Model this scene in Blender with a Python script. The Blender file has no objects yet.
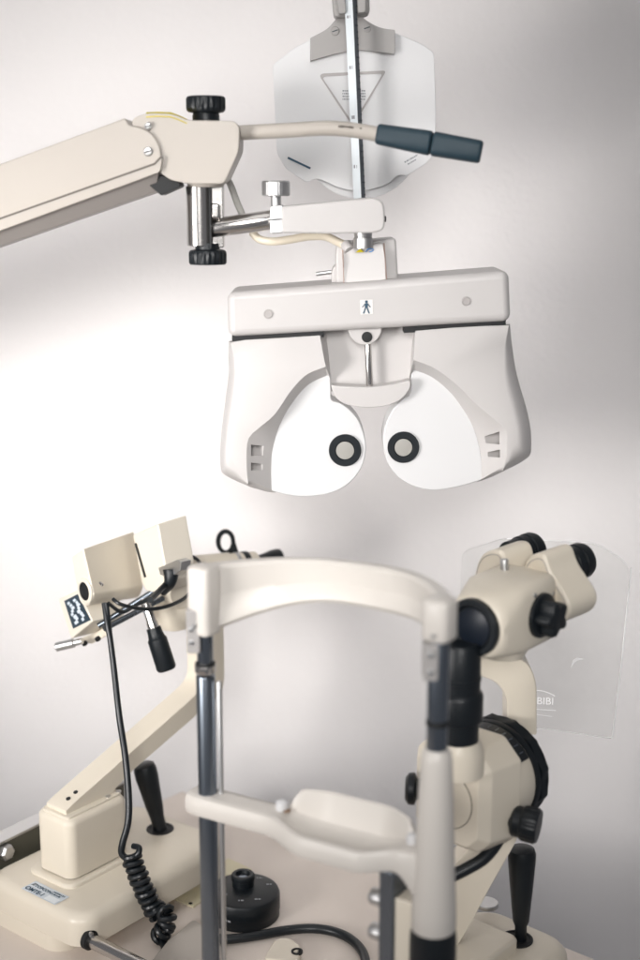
import bpy, bmesh, math, random
from mathutils import Vector as V, Matrix as M
random.seed(7)
scene = bpy.context.scene
COL = scene.collection
R = math.radians

# ------------------------------------------------------------------ camera
PITCH, FPX, EYE = R(12.4), 960*50/36, .81
CP, SP = math.cos(PITCH), math.sin(PITCH)
cd = bpy.data.cameras.new('camera'); cam = bpy.data.objects.new('camera', cd); COL.objects.link(cam)
cam.location = (0, 0, EYE); cam.rotation_euler = (math.pi/2-PITCH, 0, 0)
cd.sensor_fit = 'VERTICAL'; cd.sensor_height = 36; cd.sensor_width = 24; cd.lens = 50
cd.clip_start = .05; cd.clip_end = 100
cd.dof.use_dof = True; cd.dof.focus_distance = 1.43; cd.dof.aperture_fstop = 2.4; cd.dof.aperture_blades = 9
scene.camera = cam
scene.view_settings.view_transform = 'Standard'; scene.view_settings.look = 'None'; scene.view_settings.exposure = 0
scene.render.engine = 'CYCLES'; scene.cycles.max_bounces = 10; scene.cycles.transparent_max_bounces = 12
try: scene.cycles.use_denoising = True
except Exception: pass

# measurements taken off the photograph become points of the room on a chosen plane
def ray(u, v):
    x = (u-320)/FPX; y = -(v-480)/FPX
    return V((x, CP+y*SP, -SP+y*CP))
def U(u, v, Y):
    d = ray(u, v); return V((0, 0, EYE))+d*(Y/d.y)
def UZ(u, v, z):
    d = ray(u, v); return V((0, 0, EYE))+d*((z-EYE)/d.z)
def UP(u, v, p, n):
    d = ray(u, v); o = V((0, 0, EYE)); return o+d*((p-o).dot(n)/d.dot(n))

# ------------------------------------------------------------------ materials
def nodes(name):
    m = bpy.data.materials.new(name); m.use_nodes = True
    nt = m.node_tree; b = nt.nodes['Principled BSDF']; return m, nt, b
def plastic(name, col, rough=.42, bump=.06, scale=900, var=.05, spec=.5, dirt=.0):
    m, nt, b = nodes(name); N, L = nt.nodes.new, nt.links.new
    tc = N('ShaderNodeTexCoord')
    n1 = N('ShaderNodeTexNoise'); n1.inputs['Scale'].default_value = 14; n1.inputs['Detail'].default_value = 6
    L(tc.outputs['Object'], n1.inputs['Vector'])
    mx = N('ShaderNodeMix'); mx.data_type = 'RGBA'
    c0 = tuple(max(0, c*(1-var)) for c in col)+(1,); c1 = tuple(min(1, c*(1+var*.6)) for c in col)+(1,)
    mx.inputs['A'].default_value = c0; mx.inputs['B'].default_value = c1
    L(n1.outputs['Fac'], mx.inputs['Factor'])
    out = mx.outputs['Result']
    if dirt:
        n3 = N('ShaderNodeTexNoise'); n3.inputs['Scale'].default_value = 60; n3.inputs['Detail'].default_value = 8; n3.inputs['Roughness'].default_value = .7
        L(tc.outputs['Object'], n3.inputs['Vector'])
        mr = N('ShaderNodeMapRange'); mr.inputs['From Min'].default_value = .58; mr.inputs['From Max'].default_value = .75
        mr.inputs['To Max'].default_value = dirt; L(n3.outputs['Fac'], mr.inputs['Value'])
        m2 = N('ShaderNodeMix'); m2.data_type = 'RGBA'; L(out, m2.inputs['A']); m2.inputs['B'].default_value = tuple(c*.45 for c in col)+(1,)
        L(mr.outputs['Result'], m2.inputs['Factor']); out = m2.outputs['Result']
    L(out, b.inputs['Base Color'])
    mr = N('ShaderNodeMapRange'); mr.inputs['To Min'].default_value = rough-.08; mr.inputs['To Max'].default_value = rough+.1
    L(n1.outputs['Fac'], mr.inputs['Value']); L(mr.outputs['Result'], b.inputs['Roughness'])
    n2 = N('ShaderNodeTexNoise'); n2.inputs['Scale'].default_value = scale; n2.inputs['Detail'].default_value = 2
    L(tc.outputs['Object'], n2.inputs['Vector'])
    bp = N('ShaderNodeBump'); bp.inputs['Strength'].default_value = bump; bp.inputs['Distance'].default_value = .0006
    L(n2.outputs['Fac'], bp.inputs['Height']); L(bp.outputs['Normal'], b.inputs['Normal'])
    b.inputs['Specular IOR Level'].default_value = spec
    return m
def metal(name, col, rough=.25, brushed=0):
    m, nt, b = nodes(name); N, L = nt.nodes.new, nt.links.new
    b.inputs['Metallic'].default_value = 1; b.inputs['Base Color'].default_value = col+(1,)
    tc = N('ShaderNodeTexCoord'); n = N('ShaderNodeTexNoise'); n.inputs['Scale'].default_value = 40; n.inputs['Detail'].default_value = 5
    mp = N('ShaderNodeMapping'); mp.inputs['Scale'].default_value = (1, 1, .04 if brushed else 1)
    L(tc.outputs['Object'], mp.inputs['Vector']); L(mp.outputs['Vector'], n.inputs['Vector'])
    mr = N('ShaderNodeMapRange'); mr.inputs['To Min'].default_value = max(.05, rough-.05); mr.inputs['To Max'].default_value = rough+.06
    L(n.outputs['Fac'], mr.inputs['Value']); L(mr.outputs['Result'], b.inputs['Roughness'])
    return m
def flat(name, col, rough=.5):
    return plastic(name, col, rough, .02, 500, .03)
MAT = dict(
    white=plastic('white_grey_plastic', (.545, .525, .515), .4, .05, dirt=.03),
    disc=plastic('bright_white_plastic', (.65, .65, .655), .38, .03, var=.015),
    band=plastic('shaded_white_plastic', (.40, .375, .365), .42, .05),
    arm=plastic('warm_grey_enamel', (.47, .43, .385), .36, .05, dirt=.04),
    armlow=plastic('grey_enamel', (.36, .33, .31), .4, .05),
    cream=plastic('cream_enamel', (.74, .675, .565), .36, .08, dirt=.05),
    bright=plastic('bright_cream_enamel', (.70, .65, .56), .36, .06),
    rest=plastic('white_chinrest_plastic', (.64, .605, .56), .35, .05),
    black=plastic('black_plastic', (.006, .009, .012), .38, .25, 1400, .2, .4),
    cord=plastic('black_rubber', (.006, .009, .012), .34, .1, 900, .2),
    blue=plastic('dark_teal_grip', (.011, .034, .050), .5, .3, 1500, .1),
    dark=plastic('dark_recess', (.006, .007, .008), .6, .05),
    grey=plastic('grey_bracket_plastic', (.36, .345, .335), .45, .06),
    steel=metal('polished_steel', (.62, .60, .58), .2, 1),
    dsteel=metal('dark_steel', (.22, .25, .29), .26, 1),
    alu=metal('matt_aluminium', (.62, .62, .62), .38),
    rodlight=plastic('pale_ruler_paint', (.74, .79, .82), .35, .02, var=.02),
    lens_glass=plastic('dark_coated_glass', (.008, .012, .02), .34, .0, spec=.3),
    lens=plastic('frosted_lens', (.36, .35, .325), .25, .02),
    ruler=plastic('slate_ruler_side', (.10, .115, .13), .35, .02, var=.03), slate=flat('slate_label', (.022, .042, .06)), navy=flat('navy_ink', (.02, .07, .12)), ink=flat('grey_ink', (.30, .31, .33)), dink=flat('dark_ink', (.04, .05, .06)),
    yellow=flat('yellow_sticker', (.75, .62, .02)), cyan=flat('blue_sticker_ink', (.02, .25, .65)),
    label=plastic('silver_label', (.62, .68, .74), .35, .02), plabel=flat('pale_label', (.76, .74, .72)),
    cable=plastic('cream_cable', (.80, .72, .58), .4, .05), cablegrey=plastic('grey_cable', (.46, .45, .42), .4, .05),
    ivory=plastic('yellowed_plate', (.72, .66, .47), .4, .05), olive=plastic('olive_rail', (.11, .108, .085), .4, .05),
    whiteink=flat('white_ink', (.8, .85, .88)), wear=flat('worn_paint', (.10, .085, .07)),
    brown=flat('brown_hole', (.22, .14, .09)), seam=flat('rosy_seam', (.42, .27, .22)),
)
def wallmat():
    m, nt, b = nodes('white_wall_paint'); N, L = nt.nodes.new, nt.links.new
    tc = N('ShaderNodeTexCoord')
    n1 = N('ShaderNodeTexNoise'); n1.inputs['Scale'].default_value = 3; n1.inputs['Detail'].default_value = 6
    L(tc.outputs['Object'], n1.inputs['Vector'])
    mx = N('ShaderNodeMix'); mx.data_type = 'RGBA'; mx.inputs['A'].default_value = (.80, .775, .77, 1); mx.inputs['B'].default_value = (.85, .825, .815, 1)
    L(n1.outputs['Fac'], mx.inputs['Factor']); L(mx.outputs['Result'], b.inputs['Base Color'])
    b.inputs['Roughness'].default_value = .75; b.inputs['Specular IOR Level'].default_value = .25
    n2 = N('ShaderNodeTexNoise'); n2.inputs['Scale'].default_value = 130; n2.inputs['Detail'].default_value = 4; n2.inputs['Roughness'].default_value = .6
    n3 = N('ShaderNodeTexNoise'); n3.inputs['Scale'].default_value = 9; n3.inputs['Detail'].default_value = 3
    L(tc.outputs['Object'], n2.inputs['Vector']); L(tc.outputs['Object'], n3.inputs['Vector'])
    ad = N('ShaderNodeMath'); ad.operation = 'MULTIPLY_ADD'; L(n3.outputs['Fac'], ad.inputs[0]); ad.inputs[1].default_value = 2.5; L(n2.outputs['Fac'], ad.inputs[2])
    bp = N('ShaderNodeBump'); bp.inputs['Strength'].default_value = .4; bp.inputs['Distance'].default_value = .0026
    L(ad.outputs[0], bp.inputs['Height']); L(bp.outputs['Normal'], b.inputs['Normal'])
    return m
MAT['wall'] = wallmat()
MAT['table'] = plastic('beige_laminate', (.76, .68, .615), .38, .12, 700, .05, dirt=.06)
def clear():
    m, nt, b = nodes('clear_acrylic'); N, L = nt.nodes.new, nt.links.new
    b.inputs['Base Color'].default_value = (.97, .975, .97, 1); b.inputs['Transmission Weight'].default_value = 1
    b.inputs['IOR'].default_value = 1.3
    tc = N('ShaderNodeTexCoord'); n = N('ShaderNodeTexNoise'); n.inputs['Scale'].default_value = 22; n.inputs['Detail'].default_value = 5
    L(tc.outputs['Object'], n.inputs['Vector'])
    mr = N('ShaderNodeMapRange'); mr.inputs['To Min'].default_value = .0; mr.inputs['To Max'].default_value = .08
    L(n.outputs['Fac'], mr.inputs['Value']); L(mr.outputs['Result'], b.inputs['Roughness'])
    df = N('ShaderNodeBsdfDiffuse'); df.inputs['Color'].default_value = (.9, .9, .9, 1)
    n2 = N('ShaderNodeTexNoise'); n2.inputs['Scale'].default_value = 9; n2.inputs['Detail'].default_value = 7; n2.inputs['Roughness'].default_value = .65; L(tc.outputs['Object'], n2.inputs['Vector'])
    m2 = N('ShaderNodeMapRange'); m2.inputs['From Min'].default_value = .4; m2.inputs['From Max'].default_value = .75; m2.inputs['To Min'].default_value = .02; m2.inputs['To Max'].default_value = .07
    L(n2.outputs['Fac'], m2.inputs['Value'])
    mx = N('ShaderNodeMixShader'); L(m2.outputs['Result'], mx.inputs[0]); L(b.outputs[0], mx.inputs[1]); L(df.outputs[0], mx.inputs[2]); L(mx.outputs[0], nt.nodes['Material Output'].inputs['Surface'])
    return m
MAT['clear'] = clear()
m, nt, b = nodes('glowing_shield_edge'); b.inputs['Base Color'].default_value = (.9, .9, .9, 1); b.inputs['Roughness'].default_value = .3
b.inputs['Emission Color'].default_value = (1, .98, .96, 1); b.inputs['Emission Strength'].default_value = .14; MAT['edge'] = m   # added glow imitates light piped along acrylic edge, scratch and print
def card():
    m, nt, b = nodes('translucent_white_card'); N, L = nt.nodes.new, nt.links.new
    b.inputs['Base Color'].default_value = (.77, .77, .775, 1); b.inputs['Roughness'].default_value = .4
    b.inputs['Transmission Weight'].default_value = 0
    tr = N('ShaderNodeBsdfTranslucent'); tr.inputs['Color'].default_value = (.85, .85, .86, 1)
    mx = N('ShaderNodeMixShader'); mx.inputs[0].default_value = .15
    L(b.outputs[0], mx.inputs[1]); L(tr.outputs[0], mx.inputs[2]); L(mx.outputs[0], nt.nodes['Material Output'].inputs['Surface'])
    return m
MAT['card'] = card()

# ------------------------------------------------------------------ object helpers
ORG = {}
def thing(name, label, cat, loc, group=None):
    o = bpy.data.objects.new(name, None); COL.objects.link(o); o.location = loc; o.empty_display_size = .02
    o['label'] = label; o['category'] = cat
    if group: o['group'] = group
    ORG[o.name] = V(loc); return o
def mk(name, bm, mat, parent=None, bevel=0, seg=3, ang=35, label=None):
    bmesh.ops.remove_doubles(bm, verts=bm.verts, dist=1e-6)
    bmesh.ops.recalc_face_normals(bm, faces=bm.faces)
    org = ORG.get(parent.name, V((0, 0, 0))) if parent else V((0, 0, 0))
    bm.transform(M.Translation(-org))
    me = bpy.data.meshes.new(name); bm.to_mesh(me); bm.free()
    me.polygons.foreach_set('use_smooth', [True]*len(me.polygons))
    me.set_sharp_from_angle(angle=R(ang))
    me.materials.append(MAT[mat] if isinstance(mat, str) else mat)
    o = bpy.data.objects.new(name, me); COL.objects.link(o)
    if parent: o.parent = parent
    ORG[o.name] = org
    if bevel:
        b = o.modifiers.new('bevel', 'BEVEL'); b.width = bevel; b.segments = seg; b.limit_method = 'ANGLE'; b.angle_limit = R(ang); b.harden_normals = True
    if label: o['label'] = label
    return o
def top(o, label, cat, group=None):
    o['label'] = label; o['category'] = cat
    if group: o['group'] = group
    return o
def NB(): return bmesh.new()
def cat_rom(P, n=6, closed=False):
    P = [V(p) for p in P]; out = []; N = len(P)
    for i in range(N if closed else N-1):
        if closed: a, b, c, d = P[i-1], P[i], P[(i+1) % N], P[(i+2) % N]
        else: a, b, c, d = P[max(i-1, 0)], P[i], P[i+1], P[min(i+2, N-1)]
        for k in range(n):
            t = k/n
            out.append(.5*((2*b)+(c-a)*t+(2*a-5*b+4*c-d)*t*t+(3*b-a-3*c+d)*t**3))
    if not closed: out.append(P[-1])
    return out
def rounded(P, n=5):
    """polygon with filleted corners: points (u, v[, radius])"""
    out = []; N = len(P)
    for i, p in enumerate(P):
        c = V(p[:2]); r = p[2] if len(p) > 2 else 0
        if r <= 0: out.append(c); continue
        a = V(P[i-1][:2])-c; b = V(P[(i+1) % N][:2])-c
        ra = min(r, a.length*.49); rb = min(r, b.length*.49)
        s = c+a.normalized()*ra; e = c+b.normalized()*rb
        for k in range(n+1):
            t = k/n; out.append(s*(1-t)**2+c*2*t*(1-t)+e*t*t)
    return out
def circ(c, r, n=32, ry=None):
    ry = ry or r
    return [V((c[0]+r*math.cos(2*math.pi*k/n), c[1]+ry*math.sin(2*math.pi*k/n))) for k in range(n)]
def loft(bm, rings, cap0=True, cap1=True, closed=True):
    vs = [[bm.verts.new(p) for p in r] for r in rings]
    for a, b in zip(vs, vs[1:]):
        n = len(a)
        for i in range(n if closed else n-1):
            j = (i+1) % n
            try: bm.faces.new((a[i], a[j], b[j], b[i]))
            except ValueError: pass
    if cap0: bm.faces.new(vs[0][::-1])
    if cap1: bm.faces.new(vs[-1])
    return bm
def prism(pts, off, bm=None):
    bm = bm or NB(); off = V(off); return loft(bm, [pts, [p+off for p in pts]])
def pprism(uv, Y, depth, bm=None):
    return prism([U(p[0], p[1], Y) for p in uv], (0, depth, 0), bm)
def box(o, ax, ay, az, bm=None):
    """corner-free oriented box: centre o and three half vectors"""
    o, ax, ay, az = V(o), V(ax), V(ay), V(az)
    bm = bm or NB()
    return loft(bm, [[o-ax-ay-az, o+ax-ay-az, o+ax+ay-az, o-ax+ay-az], [o-ax-ay+az, o+ax-ay+az, o+ax+ay+az, o-ax+ay+az]])
def frame(d):
    d = V(d).normalized(); h = V((0, 0, 1)) if abs(d.z) < .9 else V((1, 0, 0))
    x = d.cross(h).normalized(); y = x.cross(d).normalized(); return d, x, y
def lathe(o, d, prof, n=48, bm=None, knurl=None, rot=0):
    """profile of (radius, height) around axis d from o; knurl = (teeth, amplitude, min radius)"""
    bm = bm or NB(); o = V(o); d, x, y = frame(d)
    if knurl: n = knurl[0]*4
    rings = []
    for r, h in prof:
        ring = []
        for k in range(n):
            a = 2*math.pi*k/n+rot; rr = r
            if knurl and r >= knurl[2]: rr = r*(1-(knurl[1] if k % 4 == 0 else (knurl[1]*.45 if k % 4 in (1, 3) else 0)))
            ring.append(o+d*h+(x*math.cos(a)+y*math.sin(a))*max(rr, 1e-5))
        rings.append(ring)
    return loft(bm, rings)
def rim(r, h0, h1, e):
    """profile of a cylinder with softened ends"""
    return [(r-e, h0), (r-.3*e, h0+.3*e), (r, h0+e), (r, h1-e), (r-.3*e, h1-.3*e), (r-e, h1)]
def tube(P, r, n=14, bm=None, smooth=6):
    bm = bm or NB(); P = cat_rom(P, smooth) if smooth else [V(p) for p in P]
    N = len(P); rs = r if callable(r) else (lambda t: r)
    rings = []; up = None
    for i, p in enumerate(P):
        t = (P[min(i+1, N-1)]-P[max(i-1, 0)]).normalized()
        if up is None: _, up, _ = frame(t)
        up = (up-t*up.dot(t)).normalized(); w = t.cross(up); q = rs(i/(N-1))
        rings.append([p+(up*math.cos(2*math.pi*k/n)+w*math.sin(2*math.pi*k/n))*q for k in range(n)])
    return loft(bm, rings)
def cyl(a, b, r, n=32, bm=None, e=.0008):
    a, b = V(a), V(b); return lathe(a, b-a, rim(r, 0, (b-a).length, e), n, bm)
def text(s, o, xd, yd, size, bm=None, lift=.0005, bold=0):
    """flat lettering mesh; o = lower left corner, xd / yd = reading and up directions"""
    cu = bpy.data.curves.new('lettering', 'FONT'); cu.body = s; cu.size = size; cu.resolution_u = 3; cu.offset = bold
    ob = bpy.data.objects.new('lettering', cu); COL.objects.link(ob)
    dg = bpy.context.evaluated_depsgraph_get(); me = bpy.data.meshes.new_from_object(ob.evaluated_get(dg))
    bpy.data.objects.remove(ob); bpy.data.curves.remove(cu)
    xd, yd = V(xd).normalized(), V(yd).normalized(); zd = xd.cross(yd)
    bm = bm or NB(); vs = [bm.verts.new(V(o)+xd*v.co.x+yd*v.co.y+zd*lift) for v in me.vertices]
    for p in me.polygons:
        try: bm.faces.new([vs[i] for i in p.vertices])
        except ValueError: pass
    bpy.data.meshes.remove(me); return bm
def dashes(o, xd, yd, w, h, bm, seed=1, lift=.0003):
    """a line of print too small to read: short uneven strokes"""
    rn_ = random.Random(seed); xd, yd = V(xd).normalized(), V(yd).normalized(); zd = xd.cross(yd); x = 0
    while x < w:
        l = min(w-x, rn_.uniform(.4, 1.3)*h); hh = h*rn_.uniform(.75, 1); a = V(o)+xd*x+zd*lift
        bm.faces.new([bm.verts.new(q) for q in (a, a+xd*l, a+xd*l+yd*hh, a+yd*hh)]); x += l+h*rn_.uniform(.2, .5)
    return bm
def quad(pts, bm=None):
    bm = bm or NB(); bm.faces.new([bm.verts.new(p) for p in pts]); return bm
def mkflat(name, bm, mat, parent, label=None):
    """decals: thin sheet, normals left as built"""
    org = ORG[parent.name]; bm.transform(M.Translation(-org))
    me = bpy.data.meshes.new(name); bm.to_mesh(me); bm.free(); me.materials.append(MAT[mat])
    o = bpy.data.objects.new(name, me); COL.objects.link(o); o.parent = parent; ORG[o.name] = org
    if label: o['label'] = label
    return o
def cut(o, bm, org):
    """boolean difference, applied"""
    bmesh.ops.recalc_face_normals(bm, faces=bm.faces); bm.transform(M.Translation(-org))
    me = bpy.data.meshes.new('cutter'); bm.to_mesh(me); bm.free(); c = bpy.data.objects.new('cutter', me); COL.objects.link(c)
    md = o.modifiers.new('cut', 'BOOLEAN'); md.operation = 'DIFFERENCE'; md.object = c; md.solver = 'EXACT'; md.use_self = True
    c.location = o.parent.location if o.parent else (0, 0, 0)
    bpy.context.view_layer.update()
    dg = bpy.context.evaluated_depsgraph_get(); new = bpy.data.meshes.new_from_object(o.evaluated_get(dg))
    o.modifiers.clear(); old = o.data; o.data = new; bpy.data.meshes.remove(old)
    new.polygons.foreach_set('use_smooth', [True]*len(new.polygons)); new.set_sharp_from_angle(angle=R(35))
    bpy.data.objects.remove(c); bpy.data.meshes.remove(me)

E1, E2 = V((.62, .785, 0)), V((-.785, .62, 0)); Z = V((0, 0, 1))

# ------------------------------------------------------------------ setting
WY = 1.84
w = mk('wall', prism([V((-2.6, WY, -.9)), V((2.2, WY, -.9)), V((2.2, WY, 2.4)), V((-2.6, WY, 2.4))], (0, .1, 0)), 'wall'); w['kind'] = 'structure'
c0 = V((.292, 1.292, 0)); de = V((-.764, .645, 0)); dn = V((-.645, -.764, 0))
tb = thing('instrument_table', 'beige laminate table top carrying the two instruments and the chin rest', 'table', (c0+de*.35+dn*.4))
pts = [c0-de*.06, c0+de*.63, c0+de*.63+dn*.9, c0-de*.06+dn*.9]
mk('tabletop', prism(pts, (0, 0, -.028)), 'table', tb, .003)

# ------------------------------------------------------------------ phoropter
YP = 1.40
ph = thing('phoropter', 'white refractor head with two round dark rimmed lens openings hanging from the arm', 'phoropter', U(365, 480, 1.43))
def rot90(p): return V((-p.y, p.x))
def housing(S1, B, A, inner_back, inner_front, C, inset, cutters):
    """S1 outer outline (rounded over), B/A back and front of the sloped band, then the inner side"""
    S1 = [V(p) for p in S1]; F1 = []
    for i, p in enumerate(S1): F1.append(p+(V(C)-p).normalized()*inset(i/(len(S1)-1)))
    back = S1+[V(p) for p in B]+[V(p) for p in inner_back]
    front = F1+[V(p) for p in A]+[V(p) for p in inner_front]
    nS = len(S1); rings = [[U(p.x, p.y, 1.452) for p in back]]
    Yb, Yf = 1.402, 1.376; K = 7
    for k in range(K+1):
        ring = []
        for i, (b, f) in enumerate(zip(back, front)):
            t = k/K
            if i < nS: s, h = 1-math.cos(t*math.pi/2), math.sin(t*math.pi/2); yb = 1.41
            else: s = h = t; yb = Yb
            q = b.lerp(f, s); ring.append(U(q.x, q.y, yb+(Yf-yb)*h))
        rings.append(ring)
    o = mk('lens_housing', loft(NB(), rings), 'white', ph, ang=50)
    for c in cutters: cut(o, c, ORG[ph.name])
    return o
def resamp(P, n):
    P = [V(p) for p in P]; L = [0]
    for a, b in zip(P, P[1:]): L.append(L[-1]+(b-a).length)
    out = []
    for k in range(n):
        s = L[-1]*k/(n-1); i = max(j for j in range(len(L)) if L[j] <= s+1e-9); i = min(i, len(P)-2)
        out.append(P[i].lerp(P[i+1], (s-L[i])/(L[i+1]-L[i])))
    return out
def notch(u0, u1, v0, v1, deep_left, tp=0):
    dl, dr = (1.400, 1.3865) if deep_left else (1.3865, 1.400)
    if not deep_left: dl, dr = 1.388, 1.402
    f = 1.36
    a, b = (0, tp) if deep_left else (tp, 0)      # the shallow end is lower than the deep one
    return loft(NB(), [[U(u0, v0+a, f), U(u1, v0+b, f), U(u1, v0+b, dr), U(u0, v0+a, dl)], [U(u0, v1-a*.3, f), U(u1, v1-b*.3, f), U(u1, v1-b*.3, dr), U(u0, v1-a*.3, dl)]])
NSEG = 26
# left eye unit
S1 = resamp(cat_rom([(229, 341), (228.5, 358), (229, 372), (226, 397), (222, 428), (220.3, 452), (220.5, 467)], 5)+cat_rom([(222, 473), (232, 479), (247, 485.5)], 5), 40)
Bc = [V(p) for p in ((250, 487), (257, 489), (264, 491), (271, 492.3))]+resamp(cat_rom([(276, 492.5), (275.6, 470), (277, 450), (281, 427), (292.5, 405), (309, 386), (328, 377)], 6), NSEG)
Ac = [V((248, 483.5-k)) for k in range(4)]+resamp(cat_rom([(247.8, 479), (246.6, 468), (247, 445), (250, 436), (260, 427), (275, 414), (290, 392), (306, 375), (325, 367)], 6), NSEG)
housing(S1, Bc, Ac, [(331, 381), (328, 352), (326, 335), (280, 337.5), (245, 339.5)], [(325.5, 366), (322, 348), (320, 335.5), (280, 338), (245, 340)], (285, 405),
        lambda t: min(9, 2+90*t, 2+70*(1-t)), [notch(251, 268, 444.5, 456, True, 2), notch(251, 267, 462.5, 470.5, True, 2)])
lobe = cat_rom([(271, 491), (268, 470), (268, 440), (275, 415), (290, 390), (308, 375), (329, 372)], 4)[:-1]+[V((330.5, 374)), V((331, 398))]+cat_rom([(332.5, 401), (344, 405), (357, 418), (364, 434), (366, 450), (362, 467), (351, 482), (336, 491.5), (318, 496), (300, 496.8), (284, 494.5)], 5)
dl = mk('lens_face', pprism(lobe, 1.398, .04), 'disc', ph, .0025)
# right eye unit (mirrored arrangement)
S1r = resamp(cat_rom([(510, 324), (511.5, 340), (515, 365), (520, 386), (527, 410), (531, 432), (531.2, 452)], 5)+cat_rom([(529, 457), (519, 463.5), (504, 471)], 5), 40)
Br = [V(p) for p in ((500, 473), (494, 475.8), (488, 478.3), (482, 480.5))]+resamp(cat_rom([(477.4, 481.8), (477, 465), (474.5, 445), (468, 423), (452, 397), (432, 379), (414, 372)], 6), NSEG)
Ar = [V((503.5, 470-k)) for k in range(4)]+resamp(cat_rom([(504, 466), (506.5, 455), (507.5, 435), (506, 429), (500, 424), (488, 414), (474, 402), (457, 385), (435, 368.5), (414, 360)], 6), NSEG)
housing(S1r, Br, Ar, [(409.5, 378), (411.5, 352), (413.5, 330), (450, 327.5), (485, 325.5)], [(413.5, 359), (414.5, 345), (415.5, 331), (450, 328), (485, 326)], (460, 395),
        lambda t: min(9+9*min(1, t*1.6), 2+90*t, 2+110*(1-t)), [notch(478, 499.5, 431.5, 444.5, False, 7), notch(482, 500, 449.5, 457.5, False, 4)])
lobr = cat_rom([(482, 480), (482, 460), (478, 440), (470, 418), (453, 390), (433, 374), (414, 367)], 4)[:-1]+[V((411.5, 368)), V((410.5, 393))]+cat_rom([(409, 396), (399, 402), (388.5, 417), (383, 438), (386.5, 460), (397, 476), (414, 486.5), (434, 490.5), (456, 487.5), (470, 484)], 5)
dr = mk('lens_face', pprism(lobr, 1.398, .04), 'disc', ph, .0025)
for (c, face, r1, r2) in (((345, 450), dl, 16.2, 9), ((403.3, 447), dr, 15.8, 8.8)):
    p = U(c[0], c[1], 1.398); k = .00107
    rg = mk('lens_rim', lathe(p+V((0, .002, 0)), (0, -1, 0), [(r1*k, 0), (r1*k, .0045), (r1*k-.0008, .0055), (r2*k+.0012, .0055), (r2*k, .0045), (r2*k, .003)], 48), 'black', ph)
    mk('lens', lathe(p+V((0, .001, 0)), (0, -1, 0), [(r2*k-.0001, 0), (r2*k-.0001, .0042), (r2*k*.6, .0047), (.0001, .0049)], 40), 'lens', rg)
# cross bar, dark gap below it
bar = mk('crossbar', pprism([V(p) for p in ((226.5, 292.5), (509.5, 270.5), (511.5, 321.5), (228, 337.5))], 1.371, .086), 'white', ph, .0085, 6)
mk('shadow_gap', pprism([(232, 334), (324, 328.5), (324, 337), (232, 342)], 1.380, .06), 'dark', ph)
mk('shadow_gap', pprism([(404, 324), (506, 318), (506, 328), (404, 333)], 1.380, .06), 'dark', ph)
mk('back_plate', pprism(rounded([(320, 322), (420, 317), (418, 388, 6), (322, 392, 6)]), 1.406, .012), 'white', ph, .001)
mk('mount_tongue', pprism([(348, 326), (382, 324)]+[V((365+17*math.cos(a), 327+18*math.sin(a))) for a in [R(x) for x in range(0, 181, 15)]], 1.384, .03), 'white', ph, .0015)
hole = U(367, 337, 1.384)
mk('slot', lathe(hole+V((0, .003, 0)), (0, -1, 0), [(.0056, 0), (.0056, .0042), (.001, .0045)], 24), 'dark', ph)
mk('rest_rod', cyl(U(367.5, 335, 1.392), U(370, 394, 1.392), .0035), 'steel', ph)
rest = rounded([(330.5, 385, 3), (345, 386.5, 8), (370, 387.5, 10), (396, 384, 8), (410.5, 380, 3), (411, 387, 5), (403, 399, 8), (388, 406, 8), (366, 408.5, 10), (346, 405, 8), (335, 398, 6)])
mk('forehead_rest', pprism(rest, 1.384, .02), 'white', ph, .003, 4)
for c in ((268, 314), (466, 301)):
    p = U(c[0], c[1], 1.371)
    mk('screw_cap', lathe(p+V((0, .0003, 0)), (0, -1, 0), [(.0048, 0), (.0048, .0016), (.0036, .0019), (.0034, .0012), (.0005, .0012)], 28), 'band', ph)
# little figure on its label
lp = quad([U(360.5, 314.5, 1.3704), U(373, 314, 1.3704), U(372.6, 299.5, 1.3704), U(360, 300, 1.3704)]); lab = mkflat('pictogram_label', lp, 'plabel', bar)
fg = NB(); o = U(366.4, 307, 1.3698); k = .00105
def fpoly(P): quad([o+V((x*k, 0, -y*k)) for x, y in P], fg)
fpoly([(-1.6, -3.6), (1.6, -3.6), (1.5, 1), (-1.5, 1)]); fpoly([(-1.6, -3.6), (-1.2, -2.4), (-3.6, .6), (-4.4, .1)]); fpoly([(1.6, -3.6), (4.4, .1), (3.6, .6), (1.2, -2.4)])
fpoly([(-1.5, .8), (0, .8), (-2, 6.4), (-3.6, 6.4)]); fpoly([(1.5, .8), (3.6, 6.4), (2, 6.4), (0, .8)])
fpoly([(1.5*math.cos(a), -5.1+1.5*math.sin(a)) for a in [R(x) for x in range(0, 360, 30)]])
mkflat('pictogram', fg, 'navy', lab)
for a, b in (((252, 291.2), (300, 287.3)), ((440, 276.4), (490, 272.4))):   # small print on top of the bar
    bmx = NB(); p0 = U(a[0], a[1], 1.39); p1 = U(b[0], b[1], 1.39); d = (p1-p0); n = d.normalized()
    for q in range(9): c = p0+d*(q+.5)/9+V((0, .004, .0006)); quad([c-n*.002, c+n*.002, c+n*.002+V((0, .003, 0)), c-n*.002+V((0, .003, 0))], bmx)
    mkflat('print', bmx, 'ink', bar)
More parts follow.
